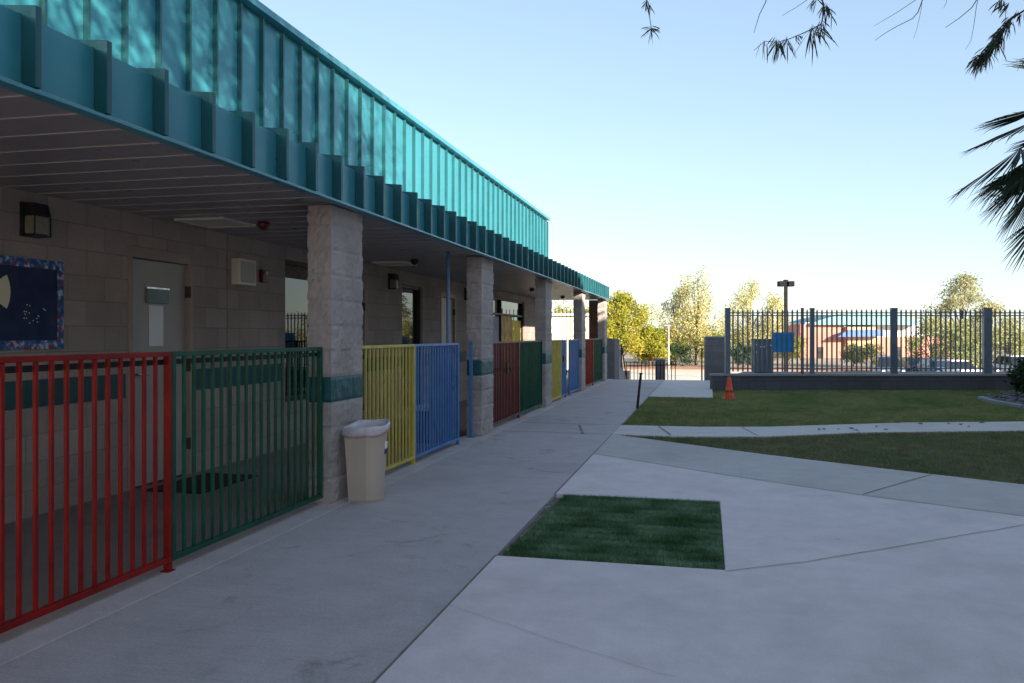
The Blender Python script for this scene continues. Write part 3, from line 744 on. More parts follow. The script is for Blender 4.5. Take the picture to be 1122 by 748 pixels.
# sign on fence, cabinet behind
fs_ = empty('fence_sign', (org.x, org.y, 0), FR, label='bright blue rectangular panel fixed behind the fence pickets', cat='sign')
MB().box(FL(849), FL(873), .17, .18, 1.35-19*20.68/904, 1.35+3*20.68/904).build('panel', M['bluesign'], fs_, bevel=.004)
MB().box(FL(849.5), FL(872.5), .181, .2, 1.28, 1.31).build('bracket', M['steel'], fs_)
cb = P(837, 405, 21.8)
ct = empty('utility_cabinet', (cb.x, cb.y, .30), FR, label='grey utility cabinet with pale stickers behind the fence', cat='cabinet')
MB().box(-.25, .25, 0, .3, 0, .92).build('body', M['cabinet'], ct, bevel=.01)
MB().box(-.27, .27, -.02, .32, .921, .95).build('lid', M['cabinet'], ct, bevel=.005)
MB().box(-.22, .22, -.012, -.001, .05, .87).build('door', M['cabinet'], ct, bevel=.003)
for (x_, z_) in ((-.19, .80), (-.17, .72), (-.08, .74), (0, .74), (.08, .77), (.18, .78), (-.19, .6)):
    MB().box(x_-.02, x_+.02, -.014, -.0125, z_-.015, z_+.015).build('sticker', M['white'], ct)

# gate piers, stair walls at the step down
pr = P(783, 415, 25.6)
blk = empty('block_pier', (pr.x, pr.y, 0), FR, label='square grey block pier left of the steel fence', cat='pier')
MB().box(-.30, .30, -.1, .1, -.1, 1.27).build('blocks', M['cmu_low'], blk)
MB().box(-.31, .31, -.11, .11, 1.2705, 1.31).build('cap', M['cap'], blk, bevel=.005)
pq = P(769, 414, 25.6)
tag(MB().box(-.022, .022, -.022, .022, -.4, .95).build('gate_post', M['black'], loc=(pq.x, pq.y, 0), bevel=.003), 'thin black post just left of the square block pier', 'post')
sw = empty('stair_wall', (-2.9, 25.3, 0), label='stepped block wall beginning past the last pillar', cat='wall')
MB().box(-.17, .12, .0, .2, -.1, 1.25).build('blocks', M['cmu_low'], sw)
MB().add([(.13, 0, -.1), (.13, 2.9, -1.7), (.13, 2.9, -1.0), (.13, .0, 1.22), (.28, 0, -.1), (.28, 2.9, -1.7), (.28, 2.9, -1.0), (.28, 0, 1.22)],
         [(0, 1, 2, 3), (7, 6, 5, 4), (0, 4, 5, 1), (1, 5, 6, 2), (2, 6, 7, 3), (3, 7, 4, 0)]).build('sloped_side', M['cap'], sw)
MB().tube([(.33, .15, .35), (.33, .15, 1.05), (.33, 2.6, -.6)], .02, 8).build('handrail', M['black'], sw)
lf = empty('low_fence', (-2.2, 28.0, -1.8), TH*.5, label='low black iron fence beyond the landing beside a small pier', cat='fence')
z1 = 2.25
MB().box(-.5, 1.22, -.015, .015, z1-.12, z1-.09).box(-.5, 1.22, -.015, .015, .2, .23).build('rail', M['dull_black'], lf)
pk = None
for i in range(14):
    if pk is None: pk = MB().box(-.012, .012, -.03, -.016, .1, z1).build('picket', M['dull_black'], lf); o = pk
    else: o = pk.copy(); col.objects.link(o)
    o.location = (-.45+i*.124, 0, 0)
pp_ = P(723.5, 414, 28.2)
lp = empty('low_pier', (pp_.x, pp_.y, -1.8), label='small block pier at the end of the low black fence', cat='pier')
MB().box(-.16, .16, -.16, .16, 0, 2.30).build('blocks', M['cmu_low'], lp)
MB().box(-.18, .18, -.18, .18, 2.3005, 2.35).build('cap', M['cap'], lp, bevel=.005)
# tall fence across the end of the arcade
ef = empty('iron_fence', (-9.0, 26.6, G0), label='tall black iron picket fence beyond the far end of the arcade', cat='fence')
MB().box(0, 5.75, -.015, .015, 2.0, 2.03).box(0, 5.75, -.015, .015, .2, .23).build('rail', M['dull_black'], ef)
pk = None
for i in range(45):
    if pk is None: pk = MB().box(-.012, .012, -.03, -.016, .1, 2.26).build('picket', M['dull_black'], ef); o = pk
    else: o = pk.copy(); col.objects.link(o)
    o.location = (.06+i*.128, 0, 0)
for x_ in (.0, 2.85, 5.72): MB().box(x_-.03, x_+.03, -.03, .03, 0, 2.3).build('post', M['dull_black'], ef)

# ------------------------------------------------------------------ trees
def leaves_at(cent, size, n_per, spread, aspect=2.2, droop=0.0):
    """cent: (k,3) clump centres -> quads"""
    k = len(cent); n = k*n_per
    c = np.repeat(cent, n_per, 0)+rng.normal(0, 1, (n, 3))*np.array(spread)
    d = rng.normal(0, 1, (n, 3)); d[:, 2] -= droop; d /= np.linalg.norm(d, axis=1)[:, None]
    e = np.cross(d, rng.normal(0, 1, (n, 3))); e /= np.linalg.norm(e, axis=1)[:, None]
    s = size*rng.uniform(.6, 1.3, n)[:, None]
    v = np.stack([c-d*s*.5, c+e*s*.5/aspect, c+d*s*.5, c-e*s*.5/aspect], 1).reshape(-1, 3)
    return v, np.arange(n*4).reshape(-1, 4)
def tree(name, x, y, zb, height, width, mat, label, group, seed, cb=.2, clumps=260, per=34, leaf=.2, top='round', limbs=9, hang=0, gap=.35, cspread=.32, trunk_r=.16, cat='tree', lobes=9):
    rg = random.Random(seed)
    r = empty(name, (x, y, zb), label=label, cat=cat, group=group)
    mb = MB(); base = height*cb
    mb.tube([(0, 0, -.1), (rg.uniform(-.1, .1), 0, base*.6), (rg.uniform(-.25, .25), rg.uniform(-.2, .2), height*.5), (rg.uniform(-.3, .3), 0, height*.85)], [trunk_r, trunk_r*.8, trunk_r*.5, trunk_r*.12], 7)
    lob = []
    for i in range(lobes):
        a = i*2.4+rg.uniform(-.4, .4); t = (i+.5)/lobes
        hz = base+(height-base)*(.18+.70*t)
        prof = math.sin(math.pi*min(1, .22+.72*t)) if top == 'round' else (1-.55*t)
        rad = width*.5*prof*rg.uniform(.45, .8)
        lob.append((Vector((math.cos(a)*rad, math.sin(a)*rad, hz)), width*.5*rg.uniform(.34, .55)*(1-.25*t)))
        z0_ = base*rg.uniform(.7, 1.1)+t*height*.3
        mb.tube([(0, 0, z0_), (math.cos(a)*rad*.5, math.sin(a)*rad*.5, (z0_+hz)*.5+.1*rad), (math.cos(a)*rad, math.sin(a)*rad, hz)], [trunk_r*.45, trunk_r*.28, trunk_r*.08], 5)
        for q in range(3):
            v = Vector((rg.uniform(-1, 1), rg.uniform(-1, 1), rg.uniform(-.2, 1))).normalized()*lob[-1][1]*.95
            mb.tube([(math.cos(a)*rad*.7, math.sin(a)*rad*.7, hz*.9+z0_*.1), tuple(lob[-1][0]+v)], [trunk_r*.14, trunk_r*.04], 4)
    mb.build('trunk', M['trunk'], r, smooth=True)
    cs = []
    while len(cs) < clumps:
        c_, rr = rg.choice(lob)
        v = Vector((rg.gauss(0, 1), rg.gauss(0, 1), rg.gauss(0, 1))).normalized()*rr*rg.uniform(.35, 1.08)
        v.z *= .8
        p = c_+v
        if noise.noise(p*(2.6/width*2)+Vector((seed, 0, 0))) < -gap*.5: continue
        if p.z < base*.5: continue
        cs.append(p)
        if hang:
            for q in range(hang): cs.append(p-Vector((rg.uniform(-.1, .1), rg.uniform(-.1, .1), (q+1)*height*.035)))
    cs = np.array([tuple(c_) for c_ in cs])
    v, f = leaves_at(cs, leaf, per, (cspread*width*.16, cspread*width*.16, cspread*width*.12), droop=.6 if hang else 0)
    raw('crown', v, f, M[mat], r)
    return r
Z0 = -1.8
BG = 'trees beyond the parking lot'
def T(u, D): p = P(u, 367, D); return p.x, p.y
x, y = T(682, 78); tree('broad_tree', x, y, Z0, 7.4, 6.4, 'leaf_yellow', 'bushy yellow green tree just right of the canopy end', BG, 3, cb=.12, clumps=420, per=30, leaf=.26, lobes=12)
x, y = T(655, 74); tree('broad_tree', x, y, Z0, 6.5, 4.4, 'leaf_yellow', 'yellow green tree partly hidden behind the last pillar', BG, 4, cb=.1, clumps=260, per=30, leaf=.26)
x, y = T(712, 80); tree('broad_tree', x, y, Z0, 4.0, 4.4, 'leaf_yellow', 'low yellow green tree between the tall ones left of the gate opening', BG, 5, cb=.08, clumps=300, per=28, leaf=.24)
x, y = T(763, 86); tree('willow_tree', x, y, Z0, 10.6, 7.4, 'leaf_olive', 'tall feathery pale tree above the block pier', BG, 8, cb=.12, clumps=250, per=22, leaf=.24, hang=4, top='round', lobes=17, gap=.6, cspread=.34)
x, y = T(741, 88); tree('willow_tree', x, y, Z0, 8.8, 5.4, 'leaf_olive', 'thin wispy pale tree left of the tall feathery tree', BG, 12, cb=.15, clumps=190, per=20, leaf=.24, hang=3, gap=.6, lobes=9)
x, y = T(822, 90); tree('willow_tree', x, y, Z0, 10.2, 6.6, 'leaf_olive', 'wispy pale tree left of the twin head lamp post', BG, 9, cb=.15, clumps=200, per=20, leaf=.23, hang=4, gap=.65, lobes=12)
x, y = T(846, 92); tree('willow_tree', x, y, Z0, 8.2, 5.6, 'leaf_olive', 'smaller pale tree directly behind the lamp post', BG, 29, cb=.15, clumps=140, per=20, leaf=.23, hang=4, gap=.6, lobes=9)
x, y = T(1054, 72); tree('dusty_tree', x, y, Z0, 9.0, 5.4, 'leaf_pale', 'pale dusty tree rising over the right part of the fence', BG, 10, cb=.15, clumps=300, per=22, leaf=.23, lobes=12, gap=.4)
x, y = T(1085, 70); tree('dusty_tree', x, y, Z0, 6.2, 4.4, 'leaf_pale', 'shorter dusty tree right of the pale dusty one', BG, 11, cb=.15, clumps=150, per=20, leaf=.2, gap=.5)
x, y = T(1022, 66); tree('scrub_tree', x, y, Z0, 4.6, 4.2, 'leaf_scrub', 'brownish scrub tree behind the fence beside the red building', BG, 14, cb=.08, clumps=200, per=20, leaf=.22)
x, y = T(1050, 58); tree('scrub_tree', x, y, Z0, 4.4, 4.4, 'leaf_scrub', 'green scrub tree below the pale dusty tree', BG, 15, cb=.08, clumps=220, per=20, leaf=.2)
x, y = T(1105, 62); tree('scrub_tree', x, y, Z0, 4.4, 5.0, 'leaf_scrub', 'olive scrub tree behind the fence near the palm', BG, 16, cb=.08, clumps=220, per=20, leaf=.2)
for i, (u, D, h, w, mt, lb) in enumerate(((700, 95, 3.6, 4.0, 'leaf_scrub', 'rounded scrub bush under the gap between the yellow and feathery trees'), (742, 82, 2.6, 3.4, 'leaf_dark', 'dark green bush at the foot of the wispy tree'),
        (785, 84, 3.6, 5.0, 'leaf_scrub', 'olive bush at the foot of the tall feathery tree'), (756, 90, 4.6, 6.5, 'leaf_yellow', 'yellow bush under the tall feathery tree'), (835, 92, 4.8, 6.5, 'leaf_olive', 'pale bush right of the dark bush behind the fence'), (800, 95, 5, 6.5, 'leaf_yellow', 'yellow bush behind the first fence post'), (725, 95, 4.2, 6, 'leaf_yellow', 'yellow bush between the low tree and the wispy tree'), (815, 78, 2.5, 3.2, 'leaf_dark', 'dark bush seen through the fence left of the cabinet'),
        (865, 90, 3.2, 4.6, 'leaf_yellow', 'yellow green bush behind the lamp post'), (936, 84, 2.2, 3.4, 'leaf_scrub', 'olive bush before the orange wall'), (955, 82, 2.3, 3.2, 'leaf_scrub', 'second olive bush before the orange wall, on the right'),
        (900, 130, 5, 9, 'leaf_scrub', 'scrubby tree showing left of the red building'), (640, 100, 6, 7, 'leaf_yellow', 'yellow tree showing through the far end of the arcade'), (612, 60, 6.2, 5, 'leaf_yellow', 'yellow green tree over the cream wall at the end of the arcade'))):
    x, y = T(u, D); tree('bush', x, y, Z0, h, w, mt, lb, 'bushes beyond the parking lot', 40+i, cb=.05, clumps=150, per=22, leaf=.2, lobes=7, trunk_r=.07, cat='bush')
# trees further round, seen only in the window reflections
for i in range(9):
    x, y = T(1180+i*130, 75+10*(i % 3)); tree('scrub_tree', x, y, Z0, random.uniform(4, 8), 6, 'leaf_scrub', 'roadside scrub tree beyond the right edge of the lawn', 'roadside scrub trees', 60+i, cb=.1, clumps=90, per=16, leaf=.3, lobes=7)
# distant treeline
v, f = leaves_at(np.array([(random.uniform(-260, 300), random.uniform(240, 270), -1.8+abs(random.gauss(0, 2.0))) for _ in range(2600)]), 1.3, 14, (1.8, 1.2, .8))
tag(raw('distant_treeline', v, f, M['leaf_scrub']), 'far low line of desert trees on the horizon', 'trees', kind='stuff')

# ------------------------------------------------------------------ far buildings
c = T(950, 112)
rb = empty('red_building', (c[0], c[1], Z0), TH, label='red and orange stucco building with curved teal roof beyond the fence', cat='building')
s_ = 112/904
def bu(u): return (u-950)*s_
def bz(v_): return H-(v_-367)*s_-Z0
MB().box(bu(877), bu(925), 0, 10, 0, bz(355)).box(bu(958.5), bu(1045), 1, 10, 0, bz(369)).build('red_wall', M['stucco_red'], rb)
MB().box(bu(925.2), bu(958), -.6, 9, 0, bz(358)).build('orange_wall', M['stucco_orange'], rb)
MB().box(bu(958.5), bu(1045), 1.2, 9.8, bz(369)+.002, bz(356)).box(bu(884), bu(960), .5, 9.5, bz(355)+.005, bz(353)).build('white_wall', M['stucco_white'], rb)
rf = MB(); pts = []
for k in range(17):
    t = k/16; uu = 888+t*118; pts.append((bu(uu), bz(353.5-10.5*math.sin(math.pi*t)**.8)))
pts += [(bu(1006), bz(356)), (bu(888), bz(355.8))]
n_ = len(pts)
rf.add([(a, -.9, b_) for a, b_ in pts]+[(a, 10.5, b_) for a, b_ in pts], [tuple(range(n_)), tuple(range(n_, 2*n_))[::-1]]+[(i, (i+1) % n_, n_+(i+1) % n_, n_+i) for i in range(n_)])
rf.build('curved_roof', M['teal_roof'], rb)
aw = MB(); pts = [(bu(911), bz(369)), (bu(918), bz(364)), (bu(928), bz(361.5)), (bu(945), bz(361)), (bu(960), bz(361.5)), (bu(960), bz(368.5))]
n_ = len(pts)
aw.add([(a, -2.2, b_) for a, b_ in pts]+[(a, -.65, b_) for a, b_ in pts], [tuple(range(n_)), tuple(range(n_, 2*n_))[::-1]]+[(i, (i+1) % n_, n_+(i+1) % n_, n_+i) for i in range(n_)])
aw.build('awning', M['awning'], rb)
for u in (896, 985):
    w = MB().box(bu(u), bu(u+6), -.72 if 925 < u < 958 else (.85 if u > 958 else -.1), (-.61 if 925 < u < 958 else (.99 if u > 958 else -.002)), bz(396), bz(380)).build('window', M['glass'], rb)
cwp = P(560, 367, 56)
cw = empty('cream_building', (cwp.x, cwp.y, Z0), 0, label='bright cream wall seen through the open end of the arcade', cat='building')
MB().box(-6, 5.1, 0, 5, 0, 3.15+(367-346)*56/904).build('wall', M['stucco_cream'], cw)
MB().box(-6.1, 5.2, -.1, 5.1, 3.152+(367-346)*56/904, 3.3+(367-346)*56/904).build('parapet', M['stucco_white'], cw)
# unseen blocks added right of the camera to cast the courtyard shade
eb = empty('shade_blocks', (9.3, -12, 0), label='unseen tan stucco blocks added to shade the courtyard', cat='building')
MB().box(0, 12, 1.0, 18.7, -.1, 7.6).build('tall_shade_block', M['stucco_tan'], eb)
MB().box(0, 12, 18.75, 33.5, -.1, 6.35).build('low_shade_block', M['stucco_tan'], eb)
MB().box(-.15, 12.1, .9, 18.72, 7.601, 7.75).box(-.15, 12.1, 18.8, 33.6, 6.351, 6.5).build('coping', M['teal_trim'], eb)
for i in range(8):
    yy = 2+i*3.8
    MB().box(-.02, -.002, yy, yy+1.6, 1, 2.4).build('window', M['glass'], eb)

# ------------------------------------------------------------------ lamp posts
lpx = T(861, 56)
lpo = empty('lamp_post', (lpx[0], lpx[1], Z0), TH, label='dark twin head lamp post rising behind the fence', cat='lamp post')
hh = H+60*56/904-Z0
MB().box(-.10, .10, -.10, .10, 0, hh-.05).build('pole', M['dull_black'], lpo, bevel=.01)
for s2 in (-1, 1):
    MB().box(min(s2*.13, s2*.52), max(s2*.13, s2*.52), -.25, .25, hh-.42, hh-.06).build('lamp_head', M['dull_black'], lpo, bevel=.03)
MB().box(-.13, .13, -.06, .06, hh-.3, hh-.18).build('bracket', M['dull_black'], lpo)
MB().box(-.14, .14, -.14, .14, hh-.05, hh+.04).build('cap', M['dull_black'], lpo, bevel=.02)
for i, (u, vt, D, lb) in enumerate(((732.6, 357, 66, 'thin pale street light pole left of the feathery tree'), (745.3, 375, 90, 'short pale pole under the feathery tree'))):
    q = T(u, D); z_ = H-(vt-367)*D/904-Z0
    l2 = empty('street_light', (q[0], q[1], Z0), label=lb, cat='street light')
    MB().tube([(0, 0, 0), (0, 0, z_)], [.09, .06], 8).build('pole', M['cap'], l2)
    MB().box(-.35, .15, -.1, .1, z_, z_+.1).build('lamp_head', M['cap'], l2, bevel=.02)

# ------------------------------------------------------------------ parked cars
def car(x, y, rz, mat, label, van=False):
    r = empty('parked_car', (x, y, Z0), rz, label=label, cat='car', group='cars parked beyond the fence')
    hh = .22 if van else 0
    prof = [(-2.2, .35), (-2.25, .62), (-2.1, .86), (-1.25, .95), (1.5, .99+hh*.3), (2.15, .95), (2.22, .6), (2.15, .33)]
    cab = [(-1.25, .95), (-.55, 1.40+hh), (.2, 1.47+hh), (1.1, 1.42+hh), (1.85, .98)]
    def ext(p, w0, w1, name, mt, bev):
        n = len(p); zmin = min(q[1] for q in p); zmax = max(q[1] for q in p)
        wd = lambda z: w0+(w1-w0)*(z-zmin)/(zmax-zmin)
        MB().add([(a, -wd(b_), b_) for a, b_ in p]+[(a, wd(b_), b_) for a, b_ in p], [tuple(range(n))[::-1], tuple(range(n, 2*n))]+[(i, (i+1) % n, n+(i+1) % n, n+i) for i in range(n)]).build(name, mt, r, bevel=bev)
    ext(prof, .84, .89, 'body', M[mat], .06)
    ext(cab, .80, .62, 'cabin_glass', M['glass'], .03)
    ext([(-.58, 1.385+hh), (-.5, 1.44+hh), (.2, 1.50+hh), (1.08, 1.45+hh), (1.15, 1.39+hh)], .66, .60, 'roof', M[mat], .02)
    for a in (-1.35, 1.35):
        for s2 in (-1, 1):
            w = MB().tube([(a, s2*.70, .33), (a, s2*.91, .33)], .33, 16).build('wheel', M['tyre'], r)
    for s2 in (-1, 1):
        MB().box(-2.235, -2.18, s2*.62-.15, s2*.62+.15, .62, .76).build('headlight', M['white'], r, bevel=.02)
        MB().box(2.17, 2.215, s2*.66-.12, s2*.66+.12, .68, .84).build('tail_light', M['redplastic'], r, bevel=.02)
    return r
for (u, D, rz, mt, lb, vn) in ((972, 58, 1.3, 'car_grey', 'grey car parked left of the fence post, nearest the red building', True), (1002, 62, 1.45, 'car_black', 'black car parked between the grey and blue cars', False), (1026, 58, 1.4, 'car_blue', 'blue car parked in the middle of the row', False),
        (1046, 56, 1.6, 'car_white', 'white car parked right of the blue one', False), (1067, 59, 1.5, 'car_black', 'black car parked behind the double fence post', False), (1112, 60, 1.5, 'car_white', 'white car parked behind the bush by the palm', True)):
    q = T(u, D); car(q[0], q[1], rz+TH, mt, lb, vn)

# ------------------------------------------------------------------ bush and palm at the right
def dense_bush(x, y, w, h, label, seed):
    rg = random.Random(seed)
    r = empty('shrub', (x, y, 0), label=label, cat='shrub')
    mb = MB(); cs = []
    for i in range(26):
        a = rg.uniform(0, 6.28); t = rg.uniform(.15, 1)
        tip = Vector((math.cos(a)*w*.5*t, math.sin(a)*w*.5*t, h*rg.uniform(.45, 1)*(1-.35*t*t)))
        mb.tube([(0, 0, 0), tuple(tip*.5+Vector((0, 0, .1))), tuple(tip)], [.014, .009, .003], 4)
        for q in range(7): cs.append(tuple(tip*rg.uniform(.45, 1.05)+Vector((rg.gauss(0, .05), rg.gauss(0, .05), rg.gauss(0, .05)))))
    mb.build('stems', M['twig'], r)
    v, f = leaves_at(np.array(cs), .085, 26, (.085, .085, .075), 1.7); v[:, 2] = np.maximum(v[:, 2], .01)
    raw('foliage', v, f, M['leaf_dark'], r)
q = P(1122, 430, 18.3); dense_bush(q.x+.15, q.y, .8, .9, 'dark leafy shrub at the right edge below the palm', 5)
q = P(1150, 430, 17.0); dense_bush(q.x, q.y, 1.4, 1.2, 'larger dark shrub at the foot of the palm', 6)
palm_c = P(1205, 118, 14.5)
pb = empty('palm_tree', (palm_c.x, palm_c.y, 0), label='fan palm whose dark fronds reach in from the right', cat='palm tree')
tk = [(.19+.02*((i % 2)), i*.12) for i in range(int(palm_c.z/.12)+1)]
MB().lathe([(r_*(1+.1*math.sin(i*1.7)), z_) for i, (r_, z_) in enumerate(tk)], 12).build('trunk', M['palm_trunk'], pb, smooth=False)
def frond(az, el, L1, blade, seed, droop):
    rg = random.Random(seed)
    c0 = Vector((0, 0, palm_c.z)); d = Vector((math.cos(az)*math.cos(el), math.sin(az)*math.cos(el), math.sin(el)))
    side = Vector((-math.sin(az), math.cos(az), 0)); 
    pts = []; p = c0.copy(); dd = d.copy()
    for i in range(6):
        pts.append(tuple(p)); p = p+dd*L1/5; dd = (dd+Vector((0, 0, -droop*.05))).normalized()
    mb = MB().tube(pts, [.022, .02, .017, .014, .012, .010], 5)
    hub = Vector(pts[-1]); fw = dd; nrm = side.cross(fw).normalized()
    n = 30
    for k in range(n):
        a = R(-62+124*k/(n-1)+rg.uniform(-2, 2))
        l = blade*(.72+.28*math.cos(a*.8))*rg.uniform(.9, 1.05)
        sd = fw*math.cos(a)+side*math.sin(a); fold = .25*abs(math.sin(a))
        wv = sd.cross(nrm).normalized()
        a0 = hub; a1 = hub+sd*l*.5+nrm*fold*l*.25+Vector((0, 0, -.03*l)); a2 = hub+sd*l*.8+Vector((0, 0, -.07*l))+nrm*fold*l*.2; a3 = hub+sd*l*.97+Vector((0, 0, -.13*l*rg.uniform(.5, 1.5)))+nrm*fold*l*.1
        w0, w1, w2 = .004, .021*blade, .013*blade
        vv = [a0-wv*w0, a0+wv*w0, a1+wv*w1, a2+wv*w2, a3, a2-wv*w2, a1-wv*w1, a1+nrm*.012, a2+nrm*.008]
        mb.add(vv, [(0, 1, 2, 7), (0, 7, 6), (7, 2, 3, 8), (6, 7, 8, 5), (8, 3, 4), (5, 8, 4)])
    o = mb.build('frond', M['palm'], pb, fix=False)
for i in range(34):
    az = i*2.39996 % 6.2832; el = R(72-i*3.4)
    if abs(az-R(193)) < R(68) : continue
    frond(az, el, 1.35+.2*math.sin(i), 1.2, i, 1.0+.25*(i % 3))
# fronds that spread towards the courtyard
for j, (aa, ee, L1, bl) in enumerate(((180, 3, 1.0, 1.15), (188, -9, 1.35, 1.25), (176, -24, 1.5, 1.45), (190, -31, 1.7, 1.2), (182, -40, 1.45, 1.35), (172, -50, 1.5, 1.3), (186, -60, 1.9, 1.3), (178, -72, 2.1, 1.3))):
    frond(R(aa)+TH, R(ee), L1, bl, 90+j, .6)

# ------------------------------------------------------------------ tree above the courtyard: only its lowest twigs hang into view
wt = empty('shade_tree', (4.6, -1.2, 0), label='shade tree whose leafy twigs hang down from the top of the picture', cat='tree')
o0 = Vector((4.6, -1.2, 0))
def rel(pts): return [tuple(Vector(p)-o0) for p in pts]
mb = MB()
mb.tube(rel([(4.6, -1.2, -.1), (4.5, -1.1, 1.2), (4.3, -.8, 2.6), (3.9, -.3, 4.2), (3.2, .6, 5.6)]), [.17, .15, .13, .10, .05], 9)
boughs = [[(4.2, -.6, 3.0), (3.0, .6, 4.0), (1.6, 2.2, 4.6), (.2, 3.8, 4.9)], [(4.0, -.4, 3.6), (3.8, 1.6, 4.6), (3.6, 3.2, 5.1), (3.0, 5.0, 5.4)],
          [(3.9, -.3, 4.0), (2.2, -.2, 5.2), (.4, .6, 6.0), (-1.0, 1.6, 6.3)], [(3.6, .2, 4.9), (3.3, 2.4, 6.2), (2.6, 4.6, 7.0)], [(4.0, -.5, 3.6), (5.4, .8, 5.0), (6.4, 2.6, 5.8)], [(3.2, .6, 5.6), (2.2, 1.8, 7.0), (1.2, 3.2, 7.8)], [(3.2, .6, 5.6), (4.0, 1.4, 7.0), (4.6, 2.2, 8.0)],
          [(3.2, .6, 5.6), (2.6, -.6, 7.2), (2.0, -2.6, 8.2), (1.4, -5.0, 8.6)], [(3.2, .6, 5.6), (2.6, -.2, 7.0), (1.8, -.9, 8.0), (1.0, -1.6, 8.8)], [(3.2, .6, 5.6), (2.4, 1.6, 7.2), (2.0, 2.8, 8.3)], [(3.9, -.3, 4.2), (3.4, -2.4, 6.4), (2.8, -4.4, 7.6), (2.2, -7.0, 8.2)], [(2.6, -.2, 7.0), (3.6, -1.6, 8.6), (4.0, -3.4, 9.6)]]
cs = []
for b_ in boughs:
    mb.tube(rel(b_), [.07, .05, .03, .012][:len(b_)] if len(b_) == 4 else [.06, .035, .012], 6)
    for i in range(210 if max(q[2] for q in b_) > 7.1 else 110):
        t = random.uniform(.25, 1)*(len(b_)-1); k = min(int(t), len(b_)-2); f_ = t-k
        p = Vector(b_[k]).lerp(Vector(b_[k+1]), f_)+Vector((random.gauss(0, .55), random.gauss(0, .55), random.gauss(.15, .5)))
        D = -p.x*ST+p.y*CT; L_ = p.x*CT+p.y*ST
        if D > .2 and p.z < H+.41*D+.55 and -.75 < L_/D < .8: continue
        if p.z < 2.6: continue
        cs.append(tuple(p-o0))
        if i % 5 == 0: mb.tube(rel([Vector(b_[k]).lerp(Vector(b_[k+1]), f_), tuple(p)]), [.008, .003], 4)
mb.build('trunk', M['trunk'], wt, smooth=True)
v, f = leaves_at(np.array(cs), .11, 30, (.19, .19, .16), 4, droop=.9)
raw('crown', v, f, M['acacia'], wt)
# hanging twigs
tw = MB(); lv = []; lf_ = []
def leaf(p, d, l, w, curve=.25):
    d = d.normalized(); s = d.cross(Vector((random.gauss(0, 1), random.gauss(0, 1), random.gauss(0, .4)))).normalized()
    g_ = Vector((0, 0, -1))
    q0 = p; q1 = p+d*l*.45+g_*l*curve*.2; q2 = p+d*l*.8+g_*l*curve*.5; q3 = p+d*l+g_*l*curve
    k = len(lv)
    for q, ww in ((q0, .15), (q1, 1), (q2, .85), (q3, .05)):
        lv.append(tuple(q-s*w*ww*.5)); lv.append(tuple(q+s*w*ww*.5))
    for j in range(3): lf_.append((k+2*j, k+2*j+1, k+2*j+3, k+2*j+2))
def twig(img, D, r0, leafy_from=None, n=0, l=.06, dirn=(0, 0, -1), spread=.7, bursts=()):
    pts = [P(u, v_, D+.06*i) for i, (u, v_) in enumerate(img)]
    up = pts[0]+Vector((.25, -.15, .45))
    tw.tube(rel([up+Vector((.15, -.2, .5)), up]+pts), [r0*1.9, r0*1.5]+[r0*(1-.7*i/len(pts)) for i in range(len(pts))], 5)
    for (u, v_, m_, ll) in bursts:
        c_ = P(u, v_, D+.12)
        for _ in range(int(m_*1.7)):
            dd = Vector(dirn)+Vector((random.gauss(0, spread), random.gauss(0, spread), random.gauss(0, spread*.6)))
            leaf(c_-o0+Vector((random.gauss(0, .008), random.gauss(0, .008), random.gauss(0, .008))), dd, ll*random.uniform(.45, 1.05), .0055)
twig([(704, -25), (709, 6), (712, 20), (714, 33)], 4.0, .003, bursts=((709, 2, 9, .06), (714, 31, 13, .07)), spread=.9)
twig([(896, -25), (903, 10), (900, 26), (889, 32), (878, 37), (866, 42), (852, 46), (838, 45), (826, 55)], 3.8, .0035,
     bursts=((895, -2, 8, .07), (904, 6, 12, .08), (908, 10, 5, .09), (900, 26, 10, .09), (890, 30, 12, .14), (874, 40, 5, .03), (862, 43, 9, .09), (853, 45, 12, .09), (836, 47, 6, .08), (850, 42, 5, .06)), spread=.5)
twig([(845, -25), (839, 2), (832, 16), (829, 26), (826, 36)], 3.8, .0024)
twig([(890, -20), (884, 0), (872, 8), (857, 17)], 3.9, .0018)
twig([(1020, -25), (1010, 2), (1006, 13), (1000, 20), (982, 29), (970, 36), (959, 44)], 4.3, .0030)
twig([(1014, -20), (1003, 0), (985, 12), (970, 21), (958, 28)], 4.5, .0020)
twig([(1012, -15), (1009, 12), (1005, 30), (1001, 42)], 4.4, .0014)
twig([(1080, -25), (1070, 0), (1065, 8), (1052, 19), (1036, 30)], 4.3, .0032)
twig([(1075, -15), (1070, 6), (1067, 28), (1064, 44), (1058, 54)], 4.4, .0018)
twig([(1038, -15), (1037, 2), (1034, 9)], 4.4, .0015)
twig([(1150, -20), (1124, 10), (1112, 18), (1103, 24), (1097, 34), (1088, 48), (1078, 60), (1070, 70)], 3.7, .005,
     bursts=((1118, 14, 10, .05), (1106, 22, 16, .07), (1100, 30, 22, .08), (1096, 38, 24, .09), (1090, 46, 26, .09), (1084, 54, 26, .09), (1078, 60, 22, .09), (1072, 66, 10, .07), (1104, 4, 10, .06), (1096, -2, 8, .06)), dirn=(-.45, 0, -.75), spread=.38)
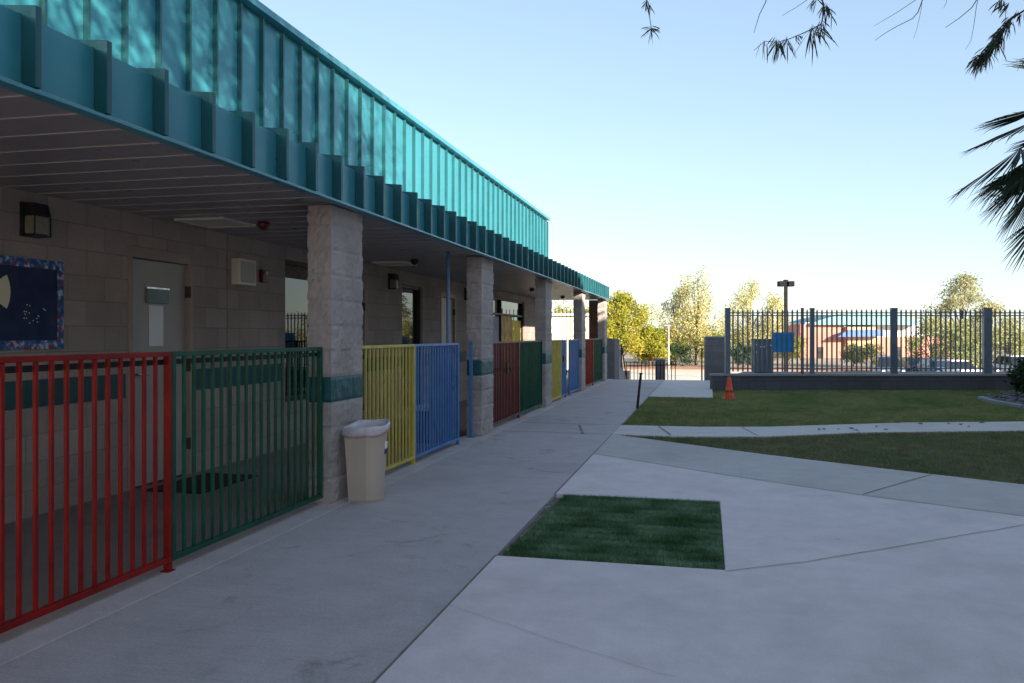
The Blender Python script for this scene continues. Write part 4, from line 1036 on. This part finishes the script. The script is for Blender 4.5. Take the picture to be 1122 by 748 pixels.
twig([(1160, 50), (1135, 62), (1121, 70)], 3.9, .003, bursts=((1124, 66, 8, .05),))
tw.build('twigs', M['twig'], wt, smooth=True)
raw('hanging_leaves', np.array(lv), np.array(lf_), M['acacia'], wt)

# ------------------------------------------------------------------ light, sky, camera
EL, PHI = 16.0, 48.0
w = bpy.data.worlds.new('World'); scene.world = w; w.use_nodes = True
nt = w.node_tree; bg = nt.nodes['Background']
sky = nt.nodes.new('ShaderNodeTexSky'); sky.sky_type = 'NISHITA'; sky.sun_disc = False
sky.sun_elevation = R(EL); sky.sun_rotation = R(180-PHI); sky.altitude = 400; sky.air_density = 1.0; sky.dust_density = .6; sky.ozone_density = 1.0
ga = nt.nodes.new('ShaderNodeGamma'); ga.inputs[1].default_value = .58
mu_ = nt.nodes.new('ShaderNodeMix'); mu_.data_type = 'RGBA'; mu_.blend_type = 'MULTIPLY'; mu_.inputs[0].default_value = 1; mu_.inputs[7].default_value = (.87, .96, 1.06, 1)
nt.links.new(sky.outputs[0], ga.inputs[0]); nt.links.new(ga.outputs[0], mu_.inputs[6]); nt.links.new(mu_.outputs[2], bg.inputs[0]); bg.inputs[1].default_value = .15
sd = bpy.data.lights.new('sun', 'SUN'); sd.energy = 5.0; sd.angle = R(.53); sd.color = (1, .90, .76)
so = bpy.data.objects.new('sun', sd); col.objects.link(so)
S_dir = Vector((math.sin(R(PHI))*math.cos(R(EL)), -math.cos(R(PHI))*math.cos(R(EL)), math.sin(R(EL))))
so.rotation_euler = S_dir.to_track_quat('Z', 'Y').to_euler(); so.location = (10, -10, 12)
cd = bpy.data.cameras.new('camera'); cam = bpy.data.objects.new('camera', cd); col.objects.link(cam)
cd.sensor_width = 36; cd.lens = 904/1122*36; cd.clip_end = 4000; cd.clip_start = .05
cd.shift_y = -7/1122
cam.location = (0, 0, H); cam.rotation_euler = (R(90), 0, TH)
scene.camera = cam
vs = scene.view_settings; vs.view_transform = 'Standard'; vs.look = 'None'; vs.gamma = 1; vs.exposure = 1.58
scene.cycles.diffuse_bounces = 6; scene.cycles.max_bounces = 12
